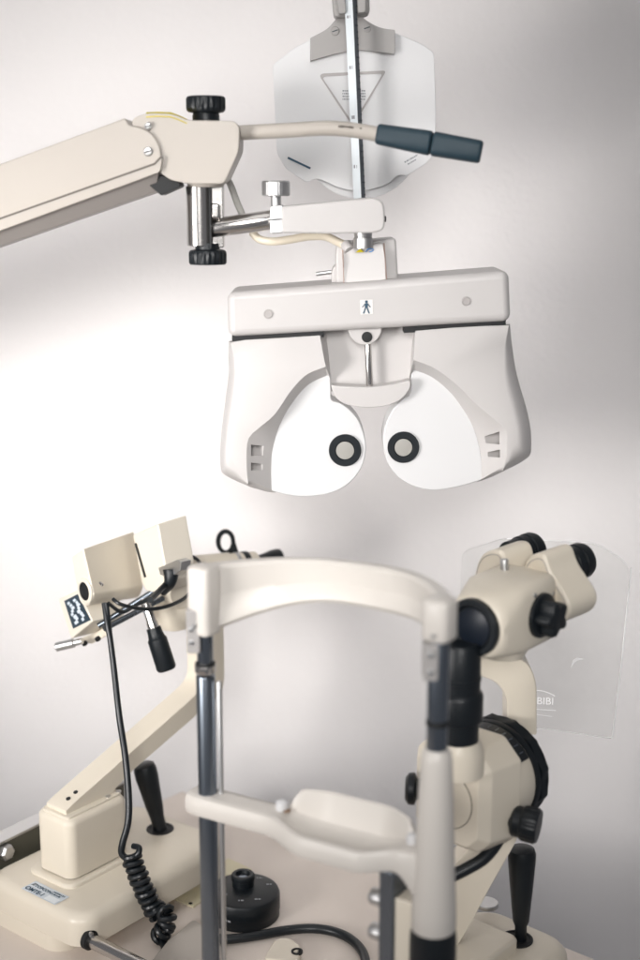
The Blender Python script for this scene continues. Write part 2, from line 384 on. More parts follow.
# hanger block on top
blk = mk('hanger_block', pprism(rounded([(336, 288), (335.5, 255, 3), (337, 243, 3), (396, 238, 4), (398.5, 283)]), 1.392, .05), 'white', ph, .003)
fb = NB()
fp = [U(344, 288, 1.381), U(386.5, 285, 1.381), U(384.5, 257, 1.381), U(383.5, 243, 1.390), U(342.5, 246, 1.390), U(343, 258.5, 1.381)]
loft(fb, [fp, [p+V((0, .03, 0)) for p in fp]])
pan = mk('front_panel', fb, 'white', ph, .001)
sb = NB()
for a, b in (((342.6, 246), (343, 258.5)), ((343, 258.5), (344, 287)), ((384, 243), (385, 257)), ((385, 257), (387, 284.5)), ((344, 287), (387, 284))):
    ya = 1.3795 if a[1] > 252 else 1.3885; yb = 1.3795 if b[1] > 252 else 1.3885
    tube([U(a[0], a[1], ya+.001), U(b[0], b[1], yb+.001)], .00045, 6, sb, 0)
mk('seam', sb, 'seam', pan)
tri = [U(355.5, 252.6, 1.3835), U(364, 252, 1.3835), U(360, 248.6, 1.3852)]; mkflat('warning_sign', quad(tri), 'yellow', pan)
ar = NB(); tube([U(366, 252, 1.3838), U(367.5, 249.6, 1.3848), U(371, 248.6, 1.3850), U(373.5, 249.8, 1.3847), U(371.5, 251.4, 1.3838), U(369, 251.8, 1.3836)], .0005, 6, ar, 4)
mk('arrow_sign', ar, 'cyan', pan)
mk('cable_socket', cyl(U(349, 250, 1.385), U(345, 243, 1.389), .0055), 'white', ph)
mk('side_pin', cyl(U(316, 274, 1.41), U(338, 271, 1.41), .0022), 'alu', ph)
mk('side_wing', pprism(rounded([(331, 288), (332, 268, 4), (340, 262), (340, 288)]), 1.40, .03), 'white', ph, .002)

# ------------------------------------------------------------------ suspension arm
YA = 1.37
sa = thing('suspension_arm', 'beige jointed arm with a dark blue grip and black knobs reaching in from the left', 'instrument arm', U(207, 200, YA))
def sh(pts): return pts
slope = (165-118)/126
def along(v0, v1, u0, u1, u): return v0+(v1-v0)*(u-u0)/(u1-u0)
XL = -420
cover = [(XL, along(164, 118, 0, 125, XL)), (125, 118, 2), (129, 125, 2), (140, 127, 4), (152, 133, 6), (160, 146, 6), (161.5, 157, 4), (154, 163.5, 4), (XL, along(219, 163.5, 0, 154, XL))]
mk('arm_cover', pprism(rounded(cover), 1.333, .07), 'arm', sa, .0025)
fl = [(XL, along(216, 161, 0, 154, XL)), (154, 161), (161, 155, 2), (162, 160), (160, 172, 3), (XL, along(231.5, 173, 0, 160, XL))]
mk('arm_flange', pprism(rounded(fl), 1.3305, .075), 'arm', sa, .0012)
mk('arm_seam', pprism([(XL, along(217.6, 163, 0, 154, XL)), (154, 163), (160.5, 156), (162, 157.5), (155, 164.8), (XL, along(219.4, 164.8, 0, 154, XL))], 1.3300, .02), 'wear', sa)
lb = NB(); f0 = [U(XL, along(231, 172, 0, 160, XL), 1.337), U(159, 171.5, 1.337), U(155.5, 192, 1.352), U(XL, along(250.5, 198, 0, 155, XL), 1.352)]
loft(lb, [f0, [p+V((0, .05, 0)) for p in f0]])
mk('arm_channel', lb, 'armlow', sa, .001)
mk('arm_opening', pprism(rounded([(142, 179), (160, 175), (170, 178), (180, 183, 3), (180, 187, 2), (161, 195.5)]), 1.345, .04), 'dark', sa, .001)
head = rounded([(131, 124, 6), (134, 117, 5), (148, 113, 6), (172, 113.5, 8), (188, 120, 4), (234, 121, 3), (239.5, 127, 3), (239, 151, 5), (224, 184, 5), (189, 184, 6), (170, 180, 4), (158, 171, 5)])
mk('joint_head', pprism(head, 1.337, .072), 'arm', sa, .009, 5)
tp_ = [(146, 113.2), (158, 112.6), (171, 113.2), (179, 116.2), (187, 119.8)]
ys = NB(); loft(ys, [[U(u, v+4.2, 1.3362) for u, v in tp_], [U(u, v+1.2, 1.3385) for u, v in tp_], [U(u, v-.7, 1.3440) for u, v in tp_], [U(u, v-1.0, 1.395) for u, v in tp_]], False, False, False)
mk('yellow_sticker', ys, 'yellow', sa)
for c, y, r in (((148, 126), 1.334, .0036), ((148, 151.5), 1.333, .0046)):
    p = U(c[0], c[1], y); s = mk('screw', lathe(p+V((0, .002, 0)), (0, -1, 0), [(r, 0), (r, .003), (r*.75, .0042), (.0002, .0046)], 28), 'alu', sa)
    mk('slot', box(p+V((0, -.0026, 0)), (r*.7, 0, r*.25), (0, .0004, 0), (-.0003, 0, .0006)), 'dark', s)
mk('joint_collar', lathe(U(206, 184, YA), (0, 0, -1), [(.019, -.012), (.019, .0), (.0172, .003)], 40), 'arm', sa)
pt = U(206, 120, YA); kk = .00106
mk('knob', lathe(pt-Z*.002, Z, [(.0135, 0), (.0135, .006), (.0128, .0085), (.0175, .0095), (.0193, .0115), (.0196, .014), (.0196, .0225), (.0185, .0242), (.0165, .0248), (.002, .0252)], knurl=(22, .055, .019)), 'black', sa)
p0, p1 = U(199.5, 186, YA), U(201, 246, YA); half = (p0-p1).length
mk('post', lathe(U(200.5, 246, YA), Z, [(.0128, 0), (.0136, .0008), (.0136, half-.001), (.0128, half)], 48), 'steel', sa)
mk('post_clamp', box((U(214.5, 216, 1.376)), (.0095, 0, 0), (0, .010, 0), (0, 0, .031)), 'steel', sa, .001)
mk('post_gap', box(U(210.3, 216, 1.3605), (.0009, 0, 0), (0, .004, 0), (0, 0, .0315)), 'dark', sa)
mk('clamp_boss', box(U(215.5, 211, 1.364), (.005, 0, 0), (0, .006, 0), (0, 0, .008)), 'steel', sa, .003)
pb = U(207.5, 247, YA)
mk('knob', lathe(pb+Z*.004, -Z, [(.0122, 0), (.0125, .006), (.0175, .0072), (.0190, .009), (.0192, .0115), (.0192, .0195), (.018, .0213), (.002, .0215)], knurl=(22, .055, .0188)), 'black', sa)
mk('cross_tube', cyl(U(211, 228.5, YA), U(276, 219, YA), .0098), 'steel', sa)
mk('clamp_block', pprism(rounded([(270, 206, 2), (283, 205, 2), (283.5, 233, 2), (270, 234, 2)]), 1.354, .034), 'alu', sa, .0015)
mk('clamp_slit', pprism([(269.5, 219.2), (283.2, 218.4), (283.2, 219.8), (269.5, 220.6)], 1.3535, .03), 'dark', sa)
mk('thumb_screw', lathe(U(276, 207, YA), Z, [(.0052, 0), (.0052, .0105), (.0132, .0108), (.0142, .0118), (.0142, .0245), (.0130, .0258), (.001, .0262)], knurl=(30, .02, .0141)), 'alu', sa)
mk('hanger_head', pprism(rounded([(281.5, 206.5, 3), (372, 197.5, 4), (384, 201, 8), (385, 217, 4), (384.5, 230, 8), (374, 233, 5), (345, 233.5, 4), (335, 234, 3), (282, 233, 3)]), 1.345, .055), 'white', sa, .005, 4)
mk('end_screw', lathe(U(384.5, 219, 1.373), (1, 0, 0), [(.003, 0), (.003, .0015), (.0005, .0018)], 16), 'dark', sa)
mk('hanger_shaft', lathe(U(363.2, 230, 1.375)+Z*.004, -Z, [(.0092, 0), (.0092, .010), (.0088, .0105), (.0088, .0115), (.0100, .012), (.0100, .022)], 40), 'alu', sa)
hb = [U(236, 133, 1.362), U(258, 131.8, 1.358), U(290, 130.2, 1.352), U(322, 128.3, 1.345), U(345, 129.2, 1.341), U(365, 132, 1.337), U(384, 135.5, 1.333)]
hd = mk('handle', tube(hb, .0072, 20), 'arm', sa)
wr = NB()
for a, b, dz in (((338, 127.2), (354, 128.6), 0), ((355, 128.4), (362, 129.4), .3), ((367, 131), (377, 133), 0)):
    A, Bp = U(a[0], a[1]+dz-.9, 1.3345), U(b[0], b[1]+dz-.9, 1.331)
    tube([A, A.lerp(Bp, .5)+Z*.0003, Bp], lambda t: .00045+.0009*math.sin(math.pi*t)**.6*(.6+.4*math.sin(9*t)), 8, wr, 4)
mk('wear_mark', wr, 'wear', hd)
ga, gb = U(377, 134, 1.334), U(481.5, 152.2, 1.318); gd = (gb-ga); gl = gd.length; gn = gd.normalized()
def grip(s0, s1, h0, h1):
    rings = []; side = V((0, 1, 0))-gn*gn.y; side.normalize(); upv = gn.cross(side); upv = upv if upv.z > 0 else -upv
    for s, sc in ((s0, .86), (s0+.0012, .97), (s0+.003, 1), ((s0+s1)/2, 1), (s1-.003, 1), (s1-.0012, .97), (s1, .86)):
        f = (s-s0)/(s1-s0); h = (h0+(h1-h0)*f)*sc; ring = []
        for k in range(32):
            a = 2*math.pi*k/32; c, q = math.cos(a), math.sin(a)
            ring.append(ga+gn*s+side*h*abs(c)**.6*(1 if c > 0 else -1)+upv*h*abs(q)**.6*(1 if q > 0 else -1))
        rings.append(ring)
    return loft(NB(), rings)
gp = mk('grip', grip(0, .0535, .0098, .0119), 'blue', sa, ang=50)
mk('grip_end', grip(.0545, gl, .0117, .0108), 'blue', gp, ang=50)
cb = thing('feed_cable', 'pale flexible cable looping from the arm joint down to the refractor head', 'cable', U(300, 238, 1.39))
mk('upper_sleeve', tube([U(222, 172, 1.40), U(230, 184, 1.402), U(238, 205, 1.402), U(246, 222, 1.400), U(254, 234, 1.397)], .0035), 'cablegrey', cb)
mk('lower_sleeve', tube([U(252, 232, 1.398), U(259, 239, 1.396), U(272, 241.5, 1.394), U(290, 239.5, 1.394), U(308, 236.5, 1.394), U(325, 236.5, 1.393), U(336, 241, 1.391), U(346, 246, 1.389)], .0042), 'cable', cb)

# ------------------------------------------------------------------ near point ruler and card
YR = 1.44
ro = thing('ruler_rod', 'slim upright square ruler rod with tick marks rising behind the blue handle', 'ruler', U(363, 275, YR))
ra, rb = U(363.3, 283, YR), U(346.5, -90, YR); rd = (rb-ra).normalized(); s45 = .0066
ex = V((1, 0, 0)); ex = (ex-rd*ex.dot(rd)).normalized(); ey = V((0, 1, 0)); ey = (ey-rd*ey.dot(rd)).normalized()
cen = ex*.0022
Lc, Fc, Rc, Bk = -ex*.0063, -ey*.0055+cen, ex*.0063, ey*.0065
rod = mk('rod', loft(NB(), [[ra+q for q in (Lc, Fc, Rc, Bk)], [rb+q for q in (Lc, Fc, Rc, Bk)]]), 'ruler', ro, .0004, 2)
fo = (Fc-Lc); nn = fo.cross(rd).normalized(); nn = nn if nn.y < 0 else -nn
mkflat('pale_face', quad([ra+Lc+fo*.04+nn*.0004, ra+Lc+fo*.97+nn*.0004, rb+Lc+fo*.97+nn*.0004, rb+Lc+fo*.04+nn*.0004]), 'rodlight', rod)
tk = NB(); tk2 = NB(); fr = Rc-Fc; n2 = fr.cross(rd).normalized(); n2 = n2 if n2.y < 0 else -n2; Lr = (rb-ra).length
for i in range(60):
    s = .01+i*.0063
    if s > Lr-.01: break
    w_ = .75 if i % 5 == 0 else .4; c = ra+rd*s+Fc+n2*.0004
    quad([c+fr*(.95-w_), c+fr*.95, c+fr*.95+rd*.0012, c+fr*(.95-w_)+rd*.0012], tk)
mkflat('scale_ticks', tk, 'dink', rod)
for i in range(6): mkflat('scale_mark', dashes(ra+rd*(.07+i*.05)+Lc+fo*.25+nn*.0004, fo, rd, .004, .0035, NB(), i), 'ink', rod)
YC = 1.474
nc = thing('near_chart', 'white translucent reading card with a triangle cutout clipped behind the ruler', 'test card', U(354, 30, YC))
out = rounded([(272.5, 65, 5), (294, 48, 4), (312, 39, 6), (340, 34, 6), (373, 27, 6), (398, 34, 4), (421, 43.5, 4), (434, 52.5, 4), (436, 110, 3), (435, 154, 4), (425, 164.5, 3), (406.5, 176, 2), (401, 174.5, 3), (395.5, 176.5, 3), (391, 182, 3), (386, 184.6, 4), (374, 189, 8), (356, 191.3, 8), (336, 187, 8), (327, 182, 3), (318, 178.8, 3), (312, 180, 3), (307, 183, 3), (285.6, 168.5, 4), (277, 153, 4)])
cd_ = mk('card', pprism(out, YC, .0025), 'card', nc, .0005, 2)
mk('rear_disc', pprism(circ((361, 140), 59, 56), YC+.008, .002), 'card', nc, .0004, 2)
tr = cat_rom([(353, 124), (320.5, 76.5), (322.5, 73.8), (385, 70.5), (387, 72.5)], 1)
tri_o = rounded([(353, 127, 2), (319.5, 76, 4), (322, 73.5, 3), (386.5, 70.5, 4)], 5); tri_i = rounded([(353, 123, 2), (322.5, 78, 4), (325, 76.3, 3), (383, 73.3, 4)], 5)
fbm = NB(); fv = [U(p.x, p.y, YC-.0012) for p in tri_o]; iv = [U(p.x, p.y, YC-.0012) for p in tri_i]
loft(fbm, [[p+V((0, .0014, 0)) for p in fv], fv, iv, [p+V((0, .0014, 0)) for p in iv]], False, False)
mk('triangle_frame', fbm, 'band', cd_)
tx = NB()
for i in range(4): dashes(U(342.5, 91.5+i*2.8, YC-.0006), (1, 0, 0), Z, .0245, .0016, tx, i, 0)
t0 = U(287.5, 157.5, YC-.0004); t1 = U(311, 168.5, YC-.0004); td = (t1-t0).normalized(); tu = V((-td.z, 0, td.x))
t0 = U(405, 163, YC-.0004); t1 = U(418, 155.5, YC-.0004); td = (t1-t0).normalized(); tu = V((-td.z, 0, td.x))
mkflat('print', dashes(t0-tu*.0034+td*.002, td, tu, .010, .0016, dashes(t0, td, tu, .016, .0018, NB(), 5, 0), 6, 0), 'ink', cd_)
mkflat('print', tx, 'ink', cd_)
t0 = U(287.8, 157.6, YC-.0009); t1 = U(310.5, 168.3, YC-.0009); td = (t1-t0).normalized(); tu = V((-td.z, 0, td.x))
mkflat('print_bar', quad([t0-tu*.0012, t1-tu*.0012, t1+tu*.0010, t0+tu*.0010]), 'navy', cd_)
br = mk('bracket', pprism(rounded([(310.3, 38, 1), (328, 29, 8), (340, 14, 6), (357, 11, 6), (364, 19, 6), (379, 28, 8), (395, 30, 1), (395, 54, 1), (375, 51.5, 8), (358, 49.5, 8), (334, 54, 8), (310, 61, 1)]), YC-.008, .014), 'grey', nc, .0012)
for c in ((335, 31), (367, 28)):
    p = U(c[0], c[1], YC-.008); s = mk('screw', lathe(p+V((0, .001, 0)), (0, -1, 0), [(.0045, 0), (.0045, .0018), (.004, .0024), (.0006, .0024)], 24), 'grey', br)
    mk('slot', box(p+V((0, -.0018, 0)), (.003, 0, .001), (0, .0003, 0), (-.0002, 0, .0005)), 'dink', s)
mk('clip', pprism(rounded([(331, -14, 4), (369, -15, 4), (370, 13, 4), (358, 16, 2), (334, 17, 5)]), 1.449, .03), 'grey', nc, .003)
mk('clip_jaw', pprism(rounded([(335, -8, 2), (345, -8), (346, 13), (339, 14, 2)]), 1.434, .02), 'grey', nc, .001)
mk('clip_jaw', pprism(rounded([(357, -8), (366, -8, 2), (366, 12, 2), (358, 13)]), 1.434, .02), 'grey', nc, .001)

# ------------------------------------------------------------------ keratometer
KC = V((-.246, 1.264, 0))
def kp(s, t, z): return KC+E1*s+E2*t+Z*z
ke = thing('keratometer', 'cream ophthalmometer on a heavy base with black joystick at the left of the table', 'keratometer', kp(.115, .085, 0))
def rrect(s0, s1, t0, t1, r, z, n=7):
    out = []
    for (cs, ct, a0) in ((s1-r, t1-r, 0), (s0+r, t1-r, 90), (s0+r, t0+r, 180), (s1-r, t0+r, 270)):
        for k in range(n+1):
            a = R(a0+90*k/n); out.append(kp(cs+r*math.cos(a), ct+r*math.sin(a), z))
    return out
def slab(s0, s1, t0, t1, r, z0, z1, e, n=7, m=6):
    rings = [rrect(s0, s1, t0, t1, r, z0, n)]
    for k in range(m+1):
        a = R(90*k/m); d = e*(1-math.cos(a)); rings.append(rrect(s0+d, s1-d, t0+d, t1-d, max(r-d*.6, .002), z1-e+e*math.sin(a), n))
    return loft(NB(), rings)
base = mk('base', slab(0, .236, .006, .17, .026, .0205, .056, .012), 'cream', ke)
mk('base_skirt', slab(.001, .235, .044, .169, .025, .0, .0195, .002), 'cream', ke)
mk('base_gap', slab(.005, .231, .050, .166, .022, .015, .024, .001), 'dark', ke)
mk('pedestal_foot', slab(.034, .142, .062, .137, .014, .05, .0605, .004), 'cream', ke)
mk('pedestal_gap', slab(.045, .131, .072, .127, .010, .056, .0625, .001), 'dark', ke)
ped = mk('pedestal', slab(.043, .133, .070, .128, .012, .0620, .131, .007), 'cream', ke)
mk('beam_plate', slab(.047, .130, .077, .121, .006, .129, .1335, .001), 'cream', ke)
for s in (.112, .128):
    mk('screw', lathe(kp(s, .082, .1325), Z, [(.0032, 0), (.0032, .0018), (.0006, .002)], 18), 'alu', ped)
# beam and column: one bent flat bar in the plane of E1
KT = .101; wd = .0165
prof = [(.052, .1325), (.118, .1325), (.150, .148), (.305, .196), (.313, .212), (.313, .34), (.283, .34), (.281, .222), (.270, .212), (.062, .1425), (.052, .138)]
prof = rounded([(a*1000, b*1000, r) for (a, b), r in zip(prof, (1, 2, 6, 10, 10, 1, 1, 8, 8, 4, 1))])
bm = NB(); ringA = [kp(p.x/1000, KT-wd, p.y/1000) for p in prof]; ringB = [kp(p.x/1000, KT+wd, p.y/1000) for p in prof]
loft(bm, [ringA, ringB]); beam = mk('arm', bm, 'cream', ke, .003)
for s in (.066, .077):
    q = .1425+(s-.062)*(.212-.1425)/(.270-.062)
    mk('screw_hole', lathe(kp(s, .096, q-.001), V((0, 0, 1))-E1*.33, [(.0026, 0), (.0026, .0019), (.0004, .002)], 16), 'dark', beam)
# joystick
jb = UZ(160, 829, .056); jt = UZ(149, 776, .135); jt = jb+Z*.083+(-E2*-.0)+V((-.018, .004, 0))
mk('joystick_well', lathe(jb-Z*.001, Z, [(.0165, 0), (.0165, .0018), (.0135, .0022), (.0130, .0012), (.001, .0012)], 36), 'dark', ke)
jd = (jt-jb); jl = jd.length
mk('joystick', lathe(jb, jd, [(.0085, .0), (.0082, .010), (.0085, .016), (.0105, .030), (.0125, .055), (.0138, jl-.018), (.0138, jl-.008), (.0122, jl-.002), (.0085, jl), (.001, jl+.0006)], 36), 'black', ke)
# rating label
c = UZ(45, 893, .0562); lx = -E2; ly = E1
def lq(a, b): return c+lx*a*1.16+ly*b*1.16+Z*.0004
lb = mkflat('rating_label', quad([lq(-.024, -.009), lq(.024, -.009), lq(.024, .009), lq(-.024, .009)]), 'label', base)
tx = NB()
text('TOPCON', lq(-.0172, .0012), lx, ly, .0062, tx, .0005, .00016); text('OMTE-1', lq(-.0222, -.0068), lx, ly, .0084, tx, .0005, .0002)
dashes(lq(.0060, .0048), lx, ly, .0185, .0022, tx, 3, .0005); dashes(lq(.0060, .0016), lx, ly, .0150, .0022, tx, 4, .0005)
for q in range(3): quad([lq(-.0222+q*.0013, .0015), lq(-.0213+q*.0013, .0015), lq(-.0200+q*.0013, .0062), lq(-.0209+q*.0013, .0062)], tx)
mkflat('rating_print', tx, 'navy', lb)
mkflat('serial_field', quad([lq(.007, -.0078)+Z*.0002, lq(.022, -.0078)+Z*.0002, lq(.022, -.0003)+Z*.0002, lq(.007, -.0003)+Z*.0002]), 'whiteink', lb)
# axle and the side cover around it
ax0 = UZ(85, 936, .030); ax0 = kp((ax0-KC).dot(E1), .008, .028)
mk('axle_collar', lathe(ax0+E2*.004, -E2, [(.0105, 0), (.0105, .0055), (.0092, .0062)], 32), 'dark', ke)
mk('axle', cyl(ax0, ax0-E2*.14, .0075), 'steel', ke)
mk('side_screw', lathe(kp(.012, .007, .036), -E2, [(.0028, 0), (.0028, .0025), (.001, .003)], 18), 'alu', ke)
# optical head
KA = V((.75, .66, 0)).normalized(); KB = V((.66, -.75, 0)).normalized()
H0 = U(85.6, 591, 1.44)
def kplane(uv, p): return [UP(q[0], q[1], p, KA) for q in uv]
fr = [(83, 549), (71, 557), (76, 583)]+[(85.6-8.2*math.cos(a), 591+15*math.sin(a)) for a in [R(x) for x in range(-10, 181, 16)]]
bk = [(134, 531), (124, 537), (127, 560)]+[(136-7.5*math.cos(a), 582+16*math.sin(a)) for a in [R(x) for x in range(-10, 181, 16)]]
fr3 = kplane(fr, H0); bk3 = kplane(bk, H0+KA*.088)
hd = mk('measuring_head', loft(NB(), [fr3, bk3]), 'cream', ke, .0022)
ho = mk('aperture_ring', lathe(H0+KA*.002, -KA, [(.0150, 0), (.0150, .0035), (.0138, .0045), (.0108, .0045), (.0104, .003), (.0104, -.001)], 40), 'bright', hd)
mk('aperture', lathe(H0+KA*.002, -KA, [(.0104, 0), (.0104, .0040), (.0085, .0045), (.0078, .003), (.001, .0025)], 36), 'dark', ho)
pn = kplane([(96.5, 583)], H0+KB*.012)[0]
mk('head_pin', cyl(pn+KA*.004, pn+KA*.004+KB*.006-Z*.002, .0016), 'steel', hd)
HB = H0+KA*.075
wf = [(132.5, 535), (157.5, 524), (168, 583), (161, 594), (146, 591), (141, 583)]
w3 = kplane(wf, HB); wb = [p+KA*.040+Z*.004 for p in w3]
wbx = mk('lamp_box', loft(NB(), [w3, wb]), 'bright', ke, .002)
sl = kplane([(134.2, 543.5), (136.2, 543), (146, 577), (144, 577.8)], HB-KA*.0006)
mk('slot', loft(NB(), [sl, [p+KA*.002 for p in sl]]), 'dark', wbx)
cpl = U(171, 568, 1.46)
cn = kplane([(158, 568), (176, 560), (181, 562), (180, 571), (170, 578), (160, 575)], HB-KA*.006+KB*.014)
cna = [p-KB*.0 for p in cn]
plug = mk('cable_plug', loft(NB(), [cna, [p+KA*.014 for p in cna]]), 'alu', ke, .001)
mk('plug_boot', tube([UP(171, 570, HB-KA*.003+KB*.014, KA), UP(170, 582, HB-KA*.006+KB*.016, KA), UP(163, 592, HB-KA*.006+KB*.018, KA)], lambda t: .0095-.005*t, 12), 'black', plug)
# counter box with the mire label, left and behind
HL = H0-KB*.03+KA*.012
lf = kplane([(58, 599), (78, 589.5), (92.5, 621.5), (71, 639)], HL)
cbx = mk('mire_box', loft(NB(), [lf, [p+KA*.045 for p in lf]]), 'bright', ke, .0016)
HLf = HL-KA*.0004
mkflat('mire_label', loft(NB(), [kplane([(64, 601), (77.5, 594), (90.5, 620), (73, 628.8)], HLf)], False, True), 'slate', cbx)
sq = NB(); HLg = HL-KA*.0010
def lerp2(a, b, t): return (a[0]+(b[0]-a[0])*t, a[1]+(b[1]-a[1])*t)
def lc(x, y): return lerp2(lerp2((64, 601), (77.5, 594), x), lerp2((73, 628.8), (90.5, 620), x), y)
rm = random.Random(4)
for col_ in (.27, .66):
    for i in range(8):
        x = col_+(-.03, .06, .09, .02, -.05, .03, .08, .0)[i]+rm.uniform(-.02, .02); y = .09+i*.10; h_ = rm.uniform(.11, .14); w2 = rm.uniform(.08, .13)
        quad(kplane([lc(x-w2, y+.02), lc(x+w2*.6, y), lc(x+w2, y+h_*.7), lc(x-w2*.7, y+h_)], HLg-KA*.0001*i), sq)
mkflat('mire_pattern', sq, 'label', cbx)
lv0, lv1 = UP(82, 641, HL+KA*.01, KA), UP(56, 647, HL-KA*.01, KA)
mk('lever', lathe(lv0, lv1-lv0, [(.0038, 0), (.0038, .010), (.0055, .011), (.0055, (lv1-lv0).length-.001), (.0042, (lv1-lv0).length)], 24), 'alu', ke)
for q in ((84, 642.5), (97, 638)):
    p = UP(q[0], q[1], HL+KA*.02+KB*.004, KA)
    mk('box_screw', lathe(p, KB-Z*.6, [(.0035, 0), (.0035, .003), (.001, .0035)], 16), 'dark', cbx)
mk('box_bracket', loft(NB(), [[UP(q[0], q[1], HL+KA*.03, KA) for q in ((76, 640), (98, 631), (106, 626), (110, 634), (92, 644))], [UP(q[0], q[1], HL+KA*.05, KA) for q in ((76, 640), (98, 631), (106, 626), (110, 634), (92, 644))]]), 'cream', ke, .001)
# linkage bars and swivel boss
Cb = U(175, 600, 1.535)
mk('swivel_boss', lathe(U(174, 622, 1.535)-Z*.008, Z, [(.012, 0), (.022, .004), (.0275, .014), (.0290, .028), (.026, .046), (.020, .058), (.001, .062)], 40), 'cream', ke)
mk('tilt_drum', lathe(U(176, 588, 1.52), KB, [(.001, -.02), (.020, -.02), (.022, -.017), (.022, .014), (.020, .017), (.001, .017)], 36), 'cream', ke)
for k_, (a, b) in enumerate((((98, 626), (170, 581)), ((104, 629), (163, 598)), ((150, 600), (176, 574)))):
    mk('link_rod', tube([UP(a[0], a[1], H0+KB*.014+KA*.02, KA), UP(b[0], b[1], H0+KB*.020+KA*.10, KA)], .0034, 12, None, 0), ('dsteel', 'dsteel', 'black')[k_], ke)
for q in ((180, 575), (186, 570), (183, 581)):
    mk('link_screw', lathe(U(q[0], q[1], 1.49), KB, [(.004, -.004), (.004, .004), (.001, .005)], 16), 'alu', ke)
# black fine-adjust handle
hA, hB2 = U(147, 608, 1.475), U(167, 670, 1.462); hd_ = hB2-hA; hl = hd_.length
kn = mk('adjust_handle', lathe(hA, hd_, [(.0085, .024), (.0088, .030), (.0098, .036), (.0114, .038), (.0116, hl-.003), (.0106, hl-.001), (.0096, hl), (.001, hl)], 40), 'black', ke)
mk('handle_neck', lathe(hA, hd_, [(.0058, -.012), (.0058, .016), (.0066, .018), (.0066, .025)], 28), 'steel', kn)
mk('handle_cap', lathe(hA+hd_.normalized()*(hl-.0005), hd_, [(.0088, 0), (.0084, .0012), (.001, .0014)], 28), 'alu', kn)
# eyepiece side
e0, e1_ = U(182, 569, 1.56), U(256, 562.5, 1.61); ed = (e1_-e0); el = ed.length
mk('eyepiece_tube', lathe(e0, ed, [(.0155, -.02), (.0155, el*.62), (.0142, el*.63), (.0142, el*.98), (.0125, el)], 40), 'cream', ke)
mk('eyepiece_ring', lathe(e0+ed*.70, ed, [(.0148, 0), (.0152, .001), (.0152, .004), (.0148, .005)], 40), 'alu', ke)
mk('eyepiece_ring', lathe(e0+ed*.80, ed, [(.0148, 0), (.0154, .001), (.0154, .007), (.0148, .008)], 40), 'black', ke)
mk('eyecup', lathe(e0+ed*1.0, ed, [(.0085, -.004), (.0090, .004), (.0115, .014), (.0140, .022), (.0150, .030), (.0146, .033), (.012, .0335), (.010, .028), (.001, .027)], 40), 'black', ke)
rgm = NB(); YK = 1.605
oc = [V((225.5+9.8*math.cos(a), 541.5+12.5*math.sin(a))) for a in [R(x) for x in range(0, 360, 12)]]
ic = [V((225.8+5.2*math.cos(a), 542+8.2*math.sin(a))) for a in [R(x) for x in range(0, 360, 12)]]
loft(rgm, [[U(p.x, p.y, YK+.006) for p in ic], [U(p.x, p.y, YK) for p in ic], [U(p.x, p.y, YK) for p in oc], [U(p.x, p.y, YK+.006) for p in oc], [U(p.x, p.y, YK+.006) for p in ic]], False, False)
pprism([(233, 535.5), (236.5, 547), (240, 558), (232, 560), (222, 554), (231, 549)], YK+.0005, .0055, rgm)
mk('finger_ring', rgm, 'black', ke, .0012)
# cables on the head
mk('head_cable', tube([U(113, 599, 1.43), U(120, 604, 1.425), U(135, 608, 1.43), U(152, 609, 1.44), U(168, 606, 1.46), U(183, 599, 1.49), U(194, 589, 1.53)], .0022, 10), 'cord', ke)
mk('head_cable', tube([U(187, 556, 1.50), U(193, 557, 1.51), U(199, 562, 1.52), U(201, 572, 1.53)], .0022, 10), 'cord', ke)
mk('head_cable', tube([U(163, 588, 1.455), U(152, 597, 1.45), U(136, 605, 1.45), U(122, 612, 1.445), U(108, 603, 1.435)], .0022, 10), 'cord', ke)

# coiled cord hanging from the keratometer
cc = thing('coiled_cord', 'black coiled cord hanging beside the cream base down to the table', 'cord', UZ(166, 938, 0))
path = [U(106, 603, 1.437), U(109, 630, 1.425), U(114, 670, 1.41), U(119, 715, 1.395), U(125, 755, 1.375), U(128.5, 795, 1.357), U(128, 822, 1.345), U(122.5, 843, 1.338), U(121.5, 853, 1.336), U(127, 858, 1.334), U(137, 855, 1.330), U(139, 848, 1.334), U(133, 846, 1.340)]
mk('straight_lead', tube(path, lambda t: .0031+.0008*math.sin(t*3), 12), 'cord', cc)
mk('straight_lead', tube([U(104, 603, 1.437), U(107, 624, 1.426), U(110, 640, 1.420), U(113, 662, 1.412)], .003, 12), 'cord', cc)
def coil(axis, turns, r, wr_, n=18):
    A = cat_rom(axis, 10); L = [0]
    for a, b in zip(A, A[1:]): L.append(L[-1]+(b-a).length)
    P = []; tot = turns*n
    for i in range(tot+1):
        s = L[-1]*i/tot; j = min(max(q for q in range(len(L)) if L[q] <= s+1e-9), len(A)-2)
        p = A[j].lerp(A[j+1], (s-L[j])/(L[j+1]-L[j])); d, x, y = frame(A[j+1]-A[j]); a = 2*math.pi*i/n
        rr = r(i/tot) if callable(r) else r
        P.append(p+(x*math.cos(a)+y*math.sin(a))*rr)
    return P
c1 = [U(131, 856, 1.336), U(137, 873, 1.330), U(145, 892, 1.326), U(153, 908, 1.324), U(158, 915, 1.322)]
P = coil(c1, 10, lambda t: .0085+.0006*math.sin(t*23), .003)
c2 = [U(158, 911, 1.322), U(165, 912, 1.318), U(167, 922, 1.316), U(162, 932, 1.315), U(158, 937, 1.318)]
P2 = coil(c2, 6, .0080, .003)
mk('coil', tube(P, .0033, 9, None, 1), 'cord', cc); mk('coil', tube(P2, .0033, 9, None, 1), 'cord', cc)
mk('tail_lead', tube([U(160, 938, 1.315), U(164, 948, 1.300), UZ(172, 962, .006), UZ(190, 985, .004), UZ(230, 1010, .004)], .0032, 10), 'cord', cc)

